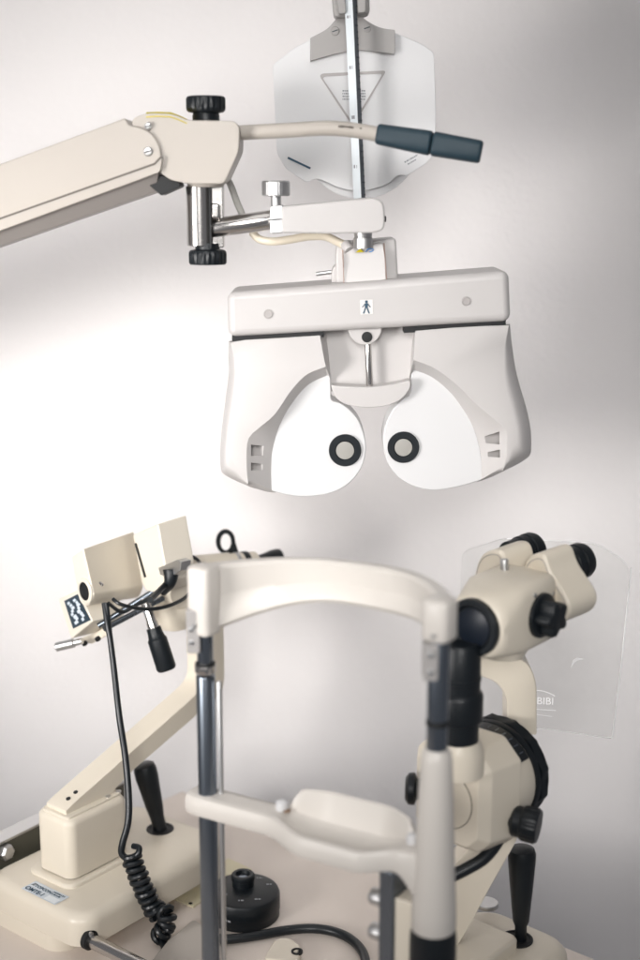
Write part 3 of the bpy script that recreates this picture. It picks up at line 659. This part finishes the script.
# ------------------------------------------------------------------ small things on the table
pl = thing('mounting_plate', 'yellowed flat plate with two small holes beside the cream base', 'plate', UZ(212, 888, 0))
q = [UZ(168, 898, 0), UZ(193, 908.5, 0), UZ(252, 871, 0), UZ(228, 860, 0)]
plm = mk('plate', prism(q, (0, 0, .003)), 'ivory', pl, .0008)
for c in ((190.5, 903.5), (244, 871.5)): mk('hole', lathe(UZ(c[0], c[1], .003)+Z*.0002, Z, [(.0024, 0), (.0022, .0003), (.0003, .0003)], 14), 'dark', plm)
dk = thing('lens_case', 'round black case with a small raised eyepiece lying on the table', 'lens case', UZ(244, 914, 0))
o = UZ(244, 914, 0); o.z = 0
dm = mk('body', lathe(o, Z, [(.039, 0), (.0405, .001), (.0405, .009), (.0412, .010), (.0412, .026), (.0395, .0295), (.036, .031), (.001, .0312)], 72), 'black', dk)
q = UZ(243, 882, .034)
tp = V((q.x, q.y, .031))
en = mk('eyepiece', lathe(tp, Z, [(.0125, -.001), (.0125, .007), (.0135, .0075), (.0135, .012), (.0120, .0135), (.0085, .0135), (.0075, .010), (.001, .009)], 36, knurl=(24, .03, .0134)), 'black', dk)
mk('lens', lathe(tp+Z*.0088, Z, [(.0072, 0), (.006, .0012), (.0003, .002)], 28), 'dsteel', en)
tx = NB()
for a in (-150, -100, -60, 20, 60):
    r_ = .027; d = V((math.cos(R(a)), math.sin(R(a)), 0)); dashes(o+Z*.0312+d*r_, V((1, 0, 0)), V((0, 1, 0)), .007, .003, tx, a+200)
mkflat('dial_print', tx, 'ink', dm)
bt = V((0, -.0414, .012)); tx = NB(); dashes(o+V((-.022, -.0352, .0135)), V((.87, -.5, 0)), Z, .012, .003, tx, 9, .0008)
mkflat('side_print', tx, 'ink', dm)
tc = thing('table_cable', 'thick black cable curving over the table from the lens case to the post', 'cable', UZ(300, 932, 0))
mk('cable', tube([UZ(214, 938, .0062), UZ(230, 939, .006), UZ(258, 935.5, .006), UZ(285, 930.5, .006), UZ(312, 928.5, .006), UZ(335, 932, .006), UZ(353, 941, .006), UZ(364, 955, .006), UZ(367, 975, .006)], .0052, 14), 'cord', tc)
cp = thing('cable_clamp', 'small cream clamp with an open end at the lower edge of the table', 'clamp', UZ(283, 958, 0))
mk('body', prism([p for p in [UZ(a, b, .0) for a, b in rounded([(264, 968, 3), (275, 948, 6), (290, 947, 6), (302, 956, 5), (298, 972, 3)])]], (0, 0, .012)), 'cream', cp, .002)
mk('opening', lathe(UZ(297, 953.5, .010)+Z*.001, Z, [(.0062, 0), (.0062, .0022), (.0045, .0026), (.004, .001), (.001, .001)], 24), 'dark', cp)
cr = thing('foot_block', 'cream enamel block on the table between the coiled cord and the front post', 'block', UZ(188, 948, 0))
mk('body', prism([UZ(a, b, 0) for a, b in rounded([(140, 985, 3), (168, 950, 4), (194, 928, 6), (208, 938, 6), (214, 968, 5), (205, 1000, 3)])], (0, 0, .012)), 'arm', cr, .004)
rl = thing('side_rail', 'dark olive metal rail with a hex bolt behind the cream base at the left edge', 'rail', kp(.06, .205, 0))
ra_, rb_ = UZ(-40, 862, .05), UZ(60, 822, .05); rdir = (rb_-ra_); rdir.z = 0; rdir.normalize(); rn = V((-rdir.y, rdir.x, 0))
fa = U(-40, 887, 1.42)
A0 = kp(-.04, .182, 0); A1 = kp(.24, .192, 0)
rdir = (A1-A0).normalized(); rn = V((-rdir.y, rdir.x, 0))
mk('bar', box((A0+A1)/2+Z*.036+rn*.006, rdir*.14, rn*.006, Z*.036), 'olive', rl, .001)
mk('top_strip', box((A0+A1)/2+Z*.0738+rn*.008, rdir*.14, rn*.011, Z*.0016), 'alu', rl, .0006)
bo = U(3, 862, 1.36)
def pu(p):
    q = p-V((0, 0, EYE)); d = q.y*CP-q.z*SP; return 320+FPX*q.x/d
tb_ = min(range(0, 280), key=lambda k: abs(pu(A0+rdir*k/1000+Z*.06)-3))
mk('hex_bolt', lathe(A0+rdir*tb_/1000+Z*.062+rn*.001, -rn, [(.0098, 0), (.0098, .010), (.0075, .0125), (.001, .013)], 6), 'alu', rl, .0006)

# ------------------------------------------------------------------ chin rest frame
L0, R0 = V((-.1045, 1.15, 0)), V((.0958, 1.02, 0))
ch = (R0-L0); CL = ch.length; r_ = ch.normalized(); n_ = V((-r_.y, r_.x, 0)); n_ = n_ if n_.y > 0 else -n_
cf = thing('chin_rest', 'white patient chin rest with forehead band on two upright steel posts in the foreground', 'chin rest', (L0+R0)/2)
LP = lambda v: U(203+(v-625)*9/335, v, 1.15)
# posts
zt = U(205, 600, 1.15).z
lpst = mk('post', cyl(L0, L0+Z*.375, .0088, 40), 'dsteel', cf)
mk('post_ring', lathe(L0+Z*(U(205, 664, 1.15).z), Z, [(.0088, -.002), (.0093, -.0015), (.0093, .0015), (.0088, .002)], 40), 'dark', lpst)
mk('post_collar', lathe(L0+Z*.378, Z, [(.0092, 0), (.0098, .001), (.0098, .0065), (.0075, .009), (.0075, .01)], 40), 'steel', lpst)
mk('post', cyl(L0+Z*.38, L0+Z*.44, .0074, 32), 'dsteel', cf)
mk('post_rod', cyl(L0+r_*.0125+n_*.004, L0+r_*.0125+n_*.004+Z*.37, .0026, 16), 'alu', cf)
lk = mk('hinge_bracket', box(L0+V((-.0095, -.004, 0))+Z*.4195, (.0062, 0, 0), (0, .007, 0), (0, 0, .0205)), 'grey', cf, .002)
for z in (.410, .4225): mk('screw', lathe(L0+V((-.011, -.0105, z)), (0, -1, 0), [(.0028, 0), (.0028, .0012), (.0005, .0016)], 16), 'alu', lk)
rp = mk('post', cyl(R0+Z*.34, R0+Z*.46, .0088, 40), 'dsteel', cf)
mk('post_ring', lathe(R0+Z*(U(440, 722, 1.02).z), Z, [(.0088, -.0025), (.0094, -.002), (.0094, .002), (.0088, .0025)], 40), 'dark', rp)
rk = mk('hinge_bracket', box(R0+V((-.0072, -.005, 0))+Z*.4385, (.0062, 0, 0), (0, .0075, 0), (0, 0, .0155)), 'grey', cf, .002)
for z in (.431, .446): mk('screw', lathe(R0+V((-.0075, -.0125, z)), (0, -1, 0), [(.0028, 0), (.0028, .0012), (.0005, .0016)], 16), 'alu', rk)
# sleeve
mk('sleeve', lathe(R0, Z, [(.0185, .198), (.0192, .2), (.0190, .215), (.0172, .25), (.0150, .31), (.0132, .350), (.0122, .357), (.0098, .361), (.0090, .361)], 48), 'rest', cf)
mk('sleeve_collar', lathe(R0, Z, [(.0185, .0), (.0200, .002), (.0200, .190), (.0188, .1985)], 44), 'black', cf)
# forehead band
rings = []; NBn = 40
for i in range(NBn+1):
    t = i/NBn; s = math.sin(math.pi*t); x = t*CL
    bul = .066*(1-abs(2*t-1)**2.6)
    # squarer bow: leave the posts backwards, then sweep across
    p = L0+r_*x+n_*bul
    dtx = CL; dbu = -.066*2.6*abs(2*t-1)**1.6*2*(1 if t > .5 else -1)
    tan = (r_*dtx+n_*dbu).normalized(); nor = V((-tan.y, tan.x, 0)); nor = nor if nor.dot(n_) > 0 else -nor
    e = abs(2*t-1)**2
    zt_ = .4775+.0105*t; zb = .4455-(.030*e if t < .5 else -.012*e)
    zm = zb+(zt_-zb)*.46
    th = .0125
    rings.append([p-nor*.002+Z*(zt_-.003), p+nor*.001+Z*zt_, p+nor*(th-.002)+Z*zt_, p+nor*th+Z*(zt_-.003), p+nor*(th+.001)+Z*(zb+.003), p+nor*(th-.004)+Z*zb,
                  p-nor*.004+Z*zb, p-nor*.007+Z*(zb+.004), p-nor*.005+Z*(zb+(zm-zb)*.6), p-nor*.0005+Z*zm, p-nor*.0005+Z*(zm+.004)])
mk('forehead_band', loft(NB(), rings), 'rest', cf, ang=28)
def endblock(c, z0, z1, rx):
    pr = [(rx-.003, z0), (rx-.0008, z0+.0012), (rx, z0+.004), (rx, z1-.004), (rx-.001, z1-.0012), (rx-.004, z1), (.0005, z1+.0003)]
    rr = []
    for r, h in pr:
        rr.append([c+Z*h+(r_*(abs(math.cos(a))**.55*math.copysign(1, math.cos(a)))+n_*(abs(math.sin(a))**.55*math.copysign(1, math.sin(a))))*r for a in [2*math.pi*k/36 for k in range(36)]])
    return loft(NB(), rr)
eb = mk('band_end', endblock(L0, .4150, .4790, .0125), 'rest', cf, ang=50)
eb2 = mk('band_end', endblock(R0, .4545, .4895, .0125), 'rest', cf, ang=50)
mk('screw', lathe(L0+V((-.009, -.0125, .426)), (0, -1, 0), [(.0018, 0), (.0018, .0012), (.0003, .0014)], 14), 'alu', eb)
mk('screw', lathe(R0+V((-.006, -.0135, .462)), (0, -1, 0), [(.0018, 0), (.0018, .0012), (.0003, .0014)], 14), 'alu', eb2)
# chin bar with its cup: cross sections along the chord
def ss(a, b, x):
    x = min(1, max(0, (x-a)/(b-a))); return x*x*(3-2*x)
rings = []; NC = 60
for i in range(NC+1):
    t = -.075+(1.0+.075)*i/NC
    cup = ss(.30, .52, t)*(1-ss(.74, .90, t)); lip = ss(.34, .40, t)*(1-ss(.86, .92, t))
    p = L0+r_*(t*CL); end = 1 if t > -.03 else .75+.25*(t+.075)/.045
    wf = (.0135+.015*cup-.004*ss(.9, 1, t))*end; wb = (.0145+.013*cup-.002*ss(.9, 1, t))*end
    z0 = .2595+.009*t; dip = -.016*cup; zb_ = z0-.021-.003*cup-.034*ss(.84, 1, t)**1.6
    zlip = z0+.017*lip
    ring = [(-wf, zb_+.002), (-wf-.0015, zb_+.006), (-wf-.0015, z0-.006+dip*.22), (-wf+.001, z0-.0015+dip*.2), (-wf+.005, z0+dip*.25), (-wf*.5, z0+dip*.75), (-wf*.1, z0+dip), (wb*.3, z0+dip*.9),
            (wb*.62, z0+dip*.55), (wb-.007, z0+dip*.15+.006*lip), (wb-.0045, zlip-.0005-.0005*lip), (wb-.002, zlip-.0008+.0013*lip), (wb, zlip-.0025+.001*lip), (wb+.0006, z0-.008), (wb, zb_+.003), (wb-.003, zb_)]
    rings.append([p+n_*a+Z*b for a, b in ring])
mk('chin_bar', loft(NB(), rings), 'rest', cf, ang=38)
for t in (.335, .90):
    p = L0+r_*(t*CL)+n_*.006+Z*(.2585+.009*t)
    pg = mk('paper_peg', lathe(p, Z, [(.0058, 0), (.0062, .003), (.0055, .007), (.003, .0088), (.0003, .009)], 24), 'disc', cf)
    mk('peg_hole', lathe(p+r_*.0065-n_*.002+Z*.0005, Z, [(.0035, 0), (.0033, .0012), (.0003, .0013)], 16), 'brown', pg)
# elevation mechanism under the bar
pc = R0-r_*.040+n_*.003
mk('guide_plate', box(pc+Z*.1215, r_*.0070+n_*0, n_*.014, Z*.1215), 'dsteel', cf, .001)
mk('guide_cover', box(pc+r_*.0165+n_*.004+Z*.11, r_*.0095, n_*.016, Z*.11), 'cream', cf, .002)
for v_ in (911, 946):
    z = U(374, v_, 1.03).z; c = V((pc.x, pc.y, z))-r_*.006
    mk('thumb_screw', lathe(c, -r_, [(.0035, 0), (.0035, .004), (.0070, .0045), (.0076, .0055), (.0076, .015), (.0068, .0162), (.0005, .0165)], knurl=(18, .06, .0075)), 'alu', cf)

# ------------------------------------------------------------------ slit lamp
sn = V((.66, .75, 0)).normalized(); st = V((sn.y, -sn.x, 0))    # towards the examiner / to the right
sl_ = thing('slit_lamp', 'cream slit lamp microscope with black knobs and twin eyepieces at the right of the table', 'slit lamp', UZ(505, 960, 0))
D0 = U(449, 797, 1.185)
ba = UZ(530, 955, .0); 
def sp(p, a, b, z): return V((p.x, p.y, 0))+sn*a+st*b+Z*z
Bc_ = UZ(517, 937, .045)                   # joystick well, on the base top
def srect(a0, a1, b0, b1, r, z, n=8):
    out = []
    for (ca, cb_, q0) in ((a1-r, b1-r, 0), (a0+r, b1-r, 90), (a0+r, b0+r, 180), (a1-r, b0+r, 270)):
        for k in range(n+1):
            a = R(q0+90*k/n); out.append(sp(Bc_, ca+r*math.cos(a), cb_+r*math.sin(a), z))
    return out
def sslab(a0, a1, b0, b1, r, z0, z1, e, m=6):
    rings = [srect(a0, a1, b0, b1, r, z0)]
    for k in range(m+1):
        a = R(90*k/m); d = e*(1-math.cos(a)); rings.append(srect(a0+d, a1-d, b0+d, b1-d, max(r-d*.6, .003), z1-e+e*math.sin(a)))
    return loft(NB(), rings)
mk('base', sslab(-.16, .040, -.075, .052, .034, 0, .042, .014), 'cream', sl_)
mk('base_block', sslab(-.135, -.012, -.060, .012, .010, .03, .056, .004), 'cream', sl_)
dc = UZ(487, 905, .056)
mk('lock_disc', lathe(V((dc.x, dc.y, .0555)), Z, [(.0125, 0), (.0125, .003), (.0115, .004), (.0005, .0042)], 32), 'alu', sl_)
jb = V((Bc_.x, Bc_.y, .042))
mk('joystick_well', lathe(jb-Z*.001, Z, [(.017, 0), (.017, .0022), (.0145, .003), (.014, .0015), (.001, .0015)], 36), 'dark', sl_)
jd = V((-.002, .0, .105)); jl = jd.length
mk('joystick', lathe(jb+V((.004, 0, 0)), jd, [(.0062, 0), (.0062, .016), (.0085, .022), (.0115, .055), (.0142, jl-.016), (.0145, jl-.007), (.013, jl-.002), (.009, jl), (.001, jl+.0005)], 40), 'black', sl_)
# illumination drum: faceted front housing + round barrel + toothed ring
def shex(w, h, c, cx=.0): return rounded([(-w, -h+c, .003), (-w+c, -h, .004), (w-c, -h, .004), (w, -h+c, .003), (w, h-c, .003), (w-c, h, .004), (-w+c, h, .004), (-w, h-c, .003)])
def dring(poly, h): return [D0+sn*h+st*p.x+Z*p.y for p in poly]
fh = mk('lamp_housing', loft(NB(), [dring(shex(.036, .043, .012), -.004), dring(shex(.044, .052, .015), .008), dring(shex(.052, .058, .02), .045)]), 'cream', sl_, .0015, 3, 18)
rg = NB(); lathe(D0-sn*.0040, sn, [(.030, .0), (.030, -.0004), (.0294, -.0004), (.0294, .0)], 64, rg); 
mk('cover_line', rg, 'wear', fh)
mk('cover_disc', lathe(D0-sn*.0025, -sn, [(.0292, 0), (.0292, .0024), (.0285, .0028), (.0005, .0028)], 56), 'cream', fh)
mk('lamp_barrel', lathe(D0, sn, [(.045, .030), (.050, .040), (.051, .05), (.051, .072), (.049, .078)], 72), 'cream', sl_)
mk('filter_wheel', lathe(D0+sn*.073, sn, [(.048, 0), (.0525, .001), (.0535, .003), (.0535, .006), (.0515, .008)], 72), 'black', sl_)
mk('toothed_ring', lathe(D0+sn*.081, sn, [(.046, 0), (.0545, .001), (.0555, .0025), (.0555, .011), (.053, .013), (.001, .015)], knurl=(12, .08, .054)), 'black', sl_)
# black scale plate bent over the barrel
bm = NB(); rr1, rr0 = .0528, .0495; rings = []
_, X_, Y_ = frame(sn)
def cylp(ang, h, r): return D0+sn*h+(st*math.sin(ang)+Z*math.cos(ang))*r
for k in range(13):
    a = R(-18+k*6.2); rings.append([cylp(a, .026, rr0), cylp(a, .026, rr1), cylp(a, .071, rr1), cylp(a, .071, rr0)])
loft(bm, rings); spl = mk('scale_plate', bm, 'black', sl_, .0006)
tx = NB()
for k in range(6):
    a = R(2+k*9); quad([cylp(a, .060, rr1+.0004), cylp(a+.02, .060, rr1+.0004), cylp(a+.02, .067, rr1+.0004), cylp(a, .067, rr1+.0004)], tx)
mkflat('scale_print', tx, 'dsteel', spl)
# side knobs
kb = U(505, 818, 1.185)
mk('knob', lathe(kb, V((.88, -.36, -.08)), [(.009, -.015), (.009, .006), (.0135, .008), (.0150, .010), (.0150, .016), (.0165, .018), (.0172, .020), (.0172, .031), (.0155, .0335), (.001, .034)], knurl=(20, .05, .0171)), 'black', sl_)
kl = U(418, 789, 1.19)
mk('knob', lathe(kl, V((-1, .12, 0)), [(.010, -.012), (.010, .001), (.0150, .003), (.0155, .005), (.0150, .009), (.011, .012), (.001, .0125)], 32), 'black', sl_)
# lamp column
LC = U(459, 700, 1.165); zc = lambda v: U(459, v, 1.165).z; lx_ = V((LC.x, LC.y, 0))
z0, z1 = zc(742), zc(645)
mk('lamp_column', lathe(lx_, Z, [(.0190, z0-.02), (.0190, z0+.022), (.0222, z0+.024), (.0226, z0+.028), (.0226, z0+.047), (.0215, z0+.050), (.0196, z0+.052), (.0196, z0+.062), (.0203, z0+.0625), (.0203, z0+.066), (.0196, z0+.0665), (.0190, z1), (.0170, z1+.003), (.001, z1+.003)], 48), 'black', sl_)
mk('column_seat', lathe(lx_, Z, [(.025, z0-.03), (.0245, z0-.008), (.0222, z0-.001), (.0205, z0+.003), (.0190, z0+.003)], 48), 'cream', sl_)
# swing arm below
ab = NB(); arm_f = [(476, 842), (520, 828), (516, 842), (492, 884), (470, 925), (440, 975), (400, 975), (420, 930), (450, 870)]
mk('swing_arm', pprism(rounded([(a, b, 3) for a, b in arm_f]), 1.225, .03), 'cream', sl_, .004)
mk('lamp_cable', tube([U(503, 826, 1.200), U(497, 842, 1.190), U(484, 858, 1.180), U(468, 868, 1.175), U(452, 876, 1.172)], .0062, 14), 'cord', sl_)
# microscope bracket
bo_ = rounded([(478, 656, 4), (512, 654, 6), (530, 664, 14), (537, 684, 10), (537, 735, 2), (507, 735, 2), (507, 702, 2), (502, 688, 8), (492, 680, 6), (478, 676, 3)])
mk('scope_bracket', pprism(bo_, 1.262, .035), 'cream', sl_, .004)
# microscope body
OB = U(474, 627, 1.165)
def ring_s(o, pts, h, s=1): return [o+sn*h+st*x*s+Z*y*s for x, y in pts]
oc_ = [(math.cos(a), math.sin(a)) for a in [2*math.pi*k/32 for k in range(32)]]
def super_(w, h, e, cy=0): return [(w*math.copysign(abs(c)**e, c), cy+h*math.copysign(abs(s)**e, s)) for c, s in oc_]
body = mk('scope_body', loft(NB(), [ring_s(OB, super_(.027, .028, 1), .002), ring_s(OB, super_(.030, .0305, 1), .004), ring_s(OB, super_(.0318, .0322, .8), .012), ring_s(OB, super_(.033, .033, .45, .002), .027), ring_s(OB, super_(.034, .034, .32, .003), .036), ring_s(OB, super_(.034, .034, .32, .004), .085), ring_s(OB, super_(.031, .031, .34, .004), .092)]), 'cream', sl_, ang=40)
ob_ = mk('objective', lathe(OB, -sn, [(.0270, -.002), (.0270, .003), (.0258, .0045), (.0215, .0045), (.0190, .001), (.001, .0005)], 48), 'black', sl_)
mk('objective_lens', lathe(OB, -sn, [(.0185, .0), (.0180, .002), (.014, .0032), (.007, .0044), (.0004, .0048)], 40), 'lens_glass', ob_)
mk('scope_neck', lathe(OB+sn*.05-Z*.02, -Z, [(.024, 0), (.024, .012), (.020, .02)], 32), 'cream', sl_)
kx = OB+sn*.060+st*.033+Z*.004
mk('knob_plate', lathe(kx, st, [(.021, -.004), (.0215, .0), (.0212, .004), (.0195, .005), (.001, .005)], 48), 'black', sl_)
star = NB(); _, sx, sy = frame(st); rings = []
for h, sc in ((.003, .95), (.005, 1), (.017, 1), (.020, .93), (.0208, .8)):
    rings.append([kx+st*h+(sx*math.cos(a)+sy*math.sin(a))*(.0150+.0030*math.cos(5*a))*sc for a in [2*math.pi*k/60 for k in range(60)]])
loft(star, rings); mk('magnification_knob', star, 'black', sl_)
mkflat('green_mark', quad([kx+st*.0054+sx*a+sy*b for a, b in ((-.001, .0172), (.001, .0172), (.001, .0195), (-.001, .0195))]), 'cyan', sl_) if False else None
lvp = U(505, 578, 1.225)
mk('lever', lathe(lvp, V((-.06, 0, 1)), [(.0048, -.008), (.0048, .004), (.0040, .0045), (.0042, .017), (.0036, .0185), (.0003, .019)], 20), 'alu', sl_)
mk('turret', lathe(OB+sn*.090+Z*.004, sn, [(.030, 0), (.0325, .001), (.0325, .010), (.029, .012)], 48), 'cream', sl_)
# twin prism housings: rounded triangle plates swung on the turret
TN = V((.80, .58, .10)).normalized(); TX = TN.cross(Z).normalized(); TY = TX.cross(TN).normalized()
def prism_house(front, Yc, depth):
    p0 = U(front[0][0], front[0][1], Yc)
    pts = [UP(u, v, p0, TN) for u, v in [tuple(q) for q in rounded(front, 7)]]
    rings = [pts, [p+TN*depth for p in pts]]
    return mk('eyepiece_housing', loft(NB(), rings), 'cream', sl_, .004, 4), pts
h1, pts1 = prism_house([(521, 572, 14), (527, 556, 14), (543, 552, 14), (549, 572, 8), (571, 606, 12), (566, 622, 14), (548, 627, 14), (534, 606, 10)], 1.245, .040)
h2, pts2 = prism_house([(478, 556, 14), (492, 549, 14), (503, 552, 12), (508, 580, 6), (506, 612, 8), (484, 614, 8), (470, 592, 10)], 1.275, .040)
for hh, P_ in ((h1, pts1), (h2, pts2)):       # moulded rim line round each face
    cc_ = sum(P_, V((0, 0, 0)))/len(P_); lnp = [cc_+(p-cc_)*.86-TN*.0002 for p in P_]
    mk('rim_line', tube(lnp+[lnp[0]], .00045, 6, None, 0), 'armlow', hh)
for q in ((.018, .020), (.018, -.022), (-.014, .026)):
    p = OB+sn*.062+st*.0345+st*0+sn*(q[0])+Z*q[1]
    mk('screw', lathe(p-st*.0015, st, [(.0022, 0), (.0022, .0018), (.0004, .002)], 14), 'alu', body)
for hh, c, Yc in ((h1, (566, 566), 1.27), (h2, (517, 555), 1.30)):
    p = U(c[0], c[1], Yc)
    ec = mk('eyecup', lathe(p, TN, [(.0165, -.010), (.0165, .004), (.0178, .005), (.0178, .010), (.0168, .011), (.0168, .014), (.0182, .015), (.0182, .022), (.0165, .026), (.012, .0262), (.0105, .018), (.001, .017)], 44), 'black', sl_)
# breath shield
sc_ = U(545, 640, 1.36)
SN = V((.10, 1, .0)).normalized(); SX = V((1, -.10, 0)).normalized()
shp = rounded([(462, 552, 8), (505, 538, 10), (598, 543, 12), (632, 566, 16), (622, 660), (612.5, 739, 3), (536, 728), (455, 716, 6)])
s3 = [UP(p.x, p.y, sc_, SN) for p in shp]
shd = mk('breath_shield', loft(NB(), [s3, [p+SN*.002 for p in s3]]), 'clear', sl_)
en_ = NB(); sedge = [i for i, p in enumerate(shp)]
ln = [UP(p.x, p.y, sc_+SN*.001, SN) for p in shp]
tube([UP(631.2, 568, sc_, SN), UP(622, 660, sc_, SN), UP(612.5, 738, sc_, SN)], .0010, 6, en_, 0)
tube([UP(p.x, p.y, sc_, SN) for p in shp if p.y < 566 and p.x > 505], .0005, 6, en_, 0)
mk('glowing_shield_edge', en_, 'edge', shd)
mk('shield_stay', cyl(UP(500, 600, sc_+SN*.001, SN), UP(500, 600, sc_+SN*.001, SN)-sn*.05, .004, 16), 'alu', sl_)
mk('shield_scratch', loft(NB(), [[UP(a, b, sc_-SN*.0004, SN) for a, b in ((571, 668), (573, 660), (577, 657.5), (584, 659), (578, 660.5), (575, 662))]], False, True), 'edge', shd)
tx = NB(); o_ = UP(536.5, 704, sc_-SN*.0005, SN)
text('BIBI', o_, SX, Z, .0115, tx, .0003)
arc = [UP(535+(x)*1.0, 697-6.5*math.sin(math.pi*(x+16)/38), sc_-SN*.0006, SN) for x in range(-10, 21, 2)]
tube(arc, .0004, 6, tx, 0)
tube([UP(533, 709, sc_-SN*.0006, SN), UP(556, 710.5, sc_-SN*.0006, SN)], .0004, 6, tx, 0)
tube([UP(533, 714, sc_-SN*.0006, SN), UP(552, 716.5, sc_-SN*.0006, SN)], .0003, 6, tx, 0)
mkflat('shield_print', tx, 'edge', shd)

# ------------------------------------------------------------------ light: a soft lamp from the left front, added front fill, weaker overhead fill
def area(name, loc, aim, size, power, col, spread=180, sy=None):
    d = bpy.data.lights.new(name, 'AREA'); d.size = size; d.energy = power; d.color = col; d.spread = R(spread)
    if sy: d.shape = 'RECTANGLE'; d.size_y = sy
    o = bpy.data.objects.new(name, d); COL.objects.link(o); o.location = loc
    o.rotation_euler = (V(aim)-V(loc)).to_track_quat('-Z', 'Y').to_euler(); return o
kd = bpy.data.lights.new('key_lamp', 'SPOT'); kd.energy = 109; kd.color = (1, .97, .95); kd.spot_size = R(61); kd.spot_blend = 1; kd.shadow_soft_size = .24
ko = bpy.data.objects.new('key_lamp', kd); COL.objects.link(ko); ko.location = (-1.1, .32, .60)
ko.rotation_euler = (U(285, 395, WY)-V(ko.location)).to_track_quat('-Z', 'Y').to_euler()
area('front_fill', (-.1, -.7, 1.25), U(285, 500, WY), .7, 1.95, (1, .98, .96), 37)  # soft fill added near the camera to lift wall and fronts, no real lamp
area('ceiling_lamp', (-.3, .8, 2.1), (-.1, 1.3, .1), 1.5, 7, (1, .97, .94))
wd_ = bpy.data.worlds.new('World'); scene.world = wd_; wd_.use_nodes = True
wd_.node_tree.nodes['Background'].inputs[0].default_value = (.95, .95, 1, 1); wd_.node_tree.nodes['Background'].inputs[1].default_value = .18
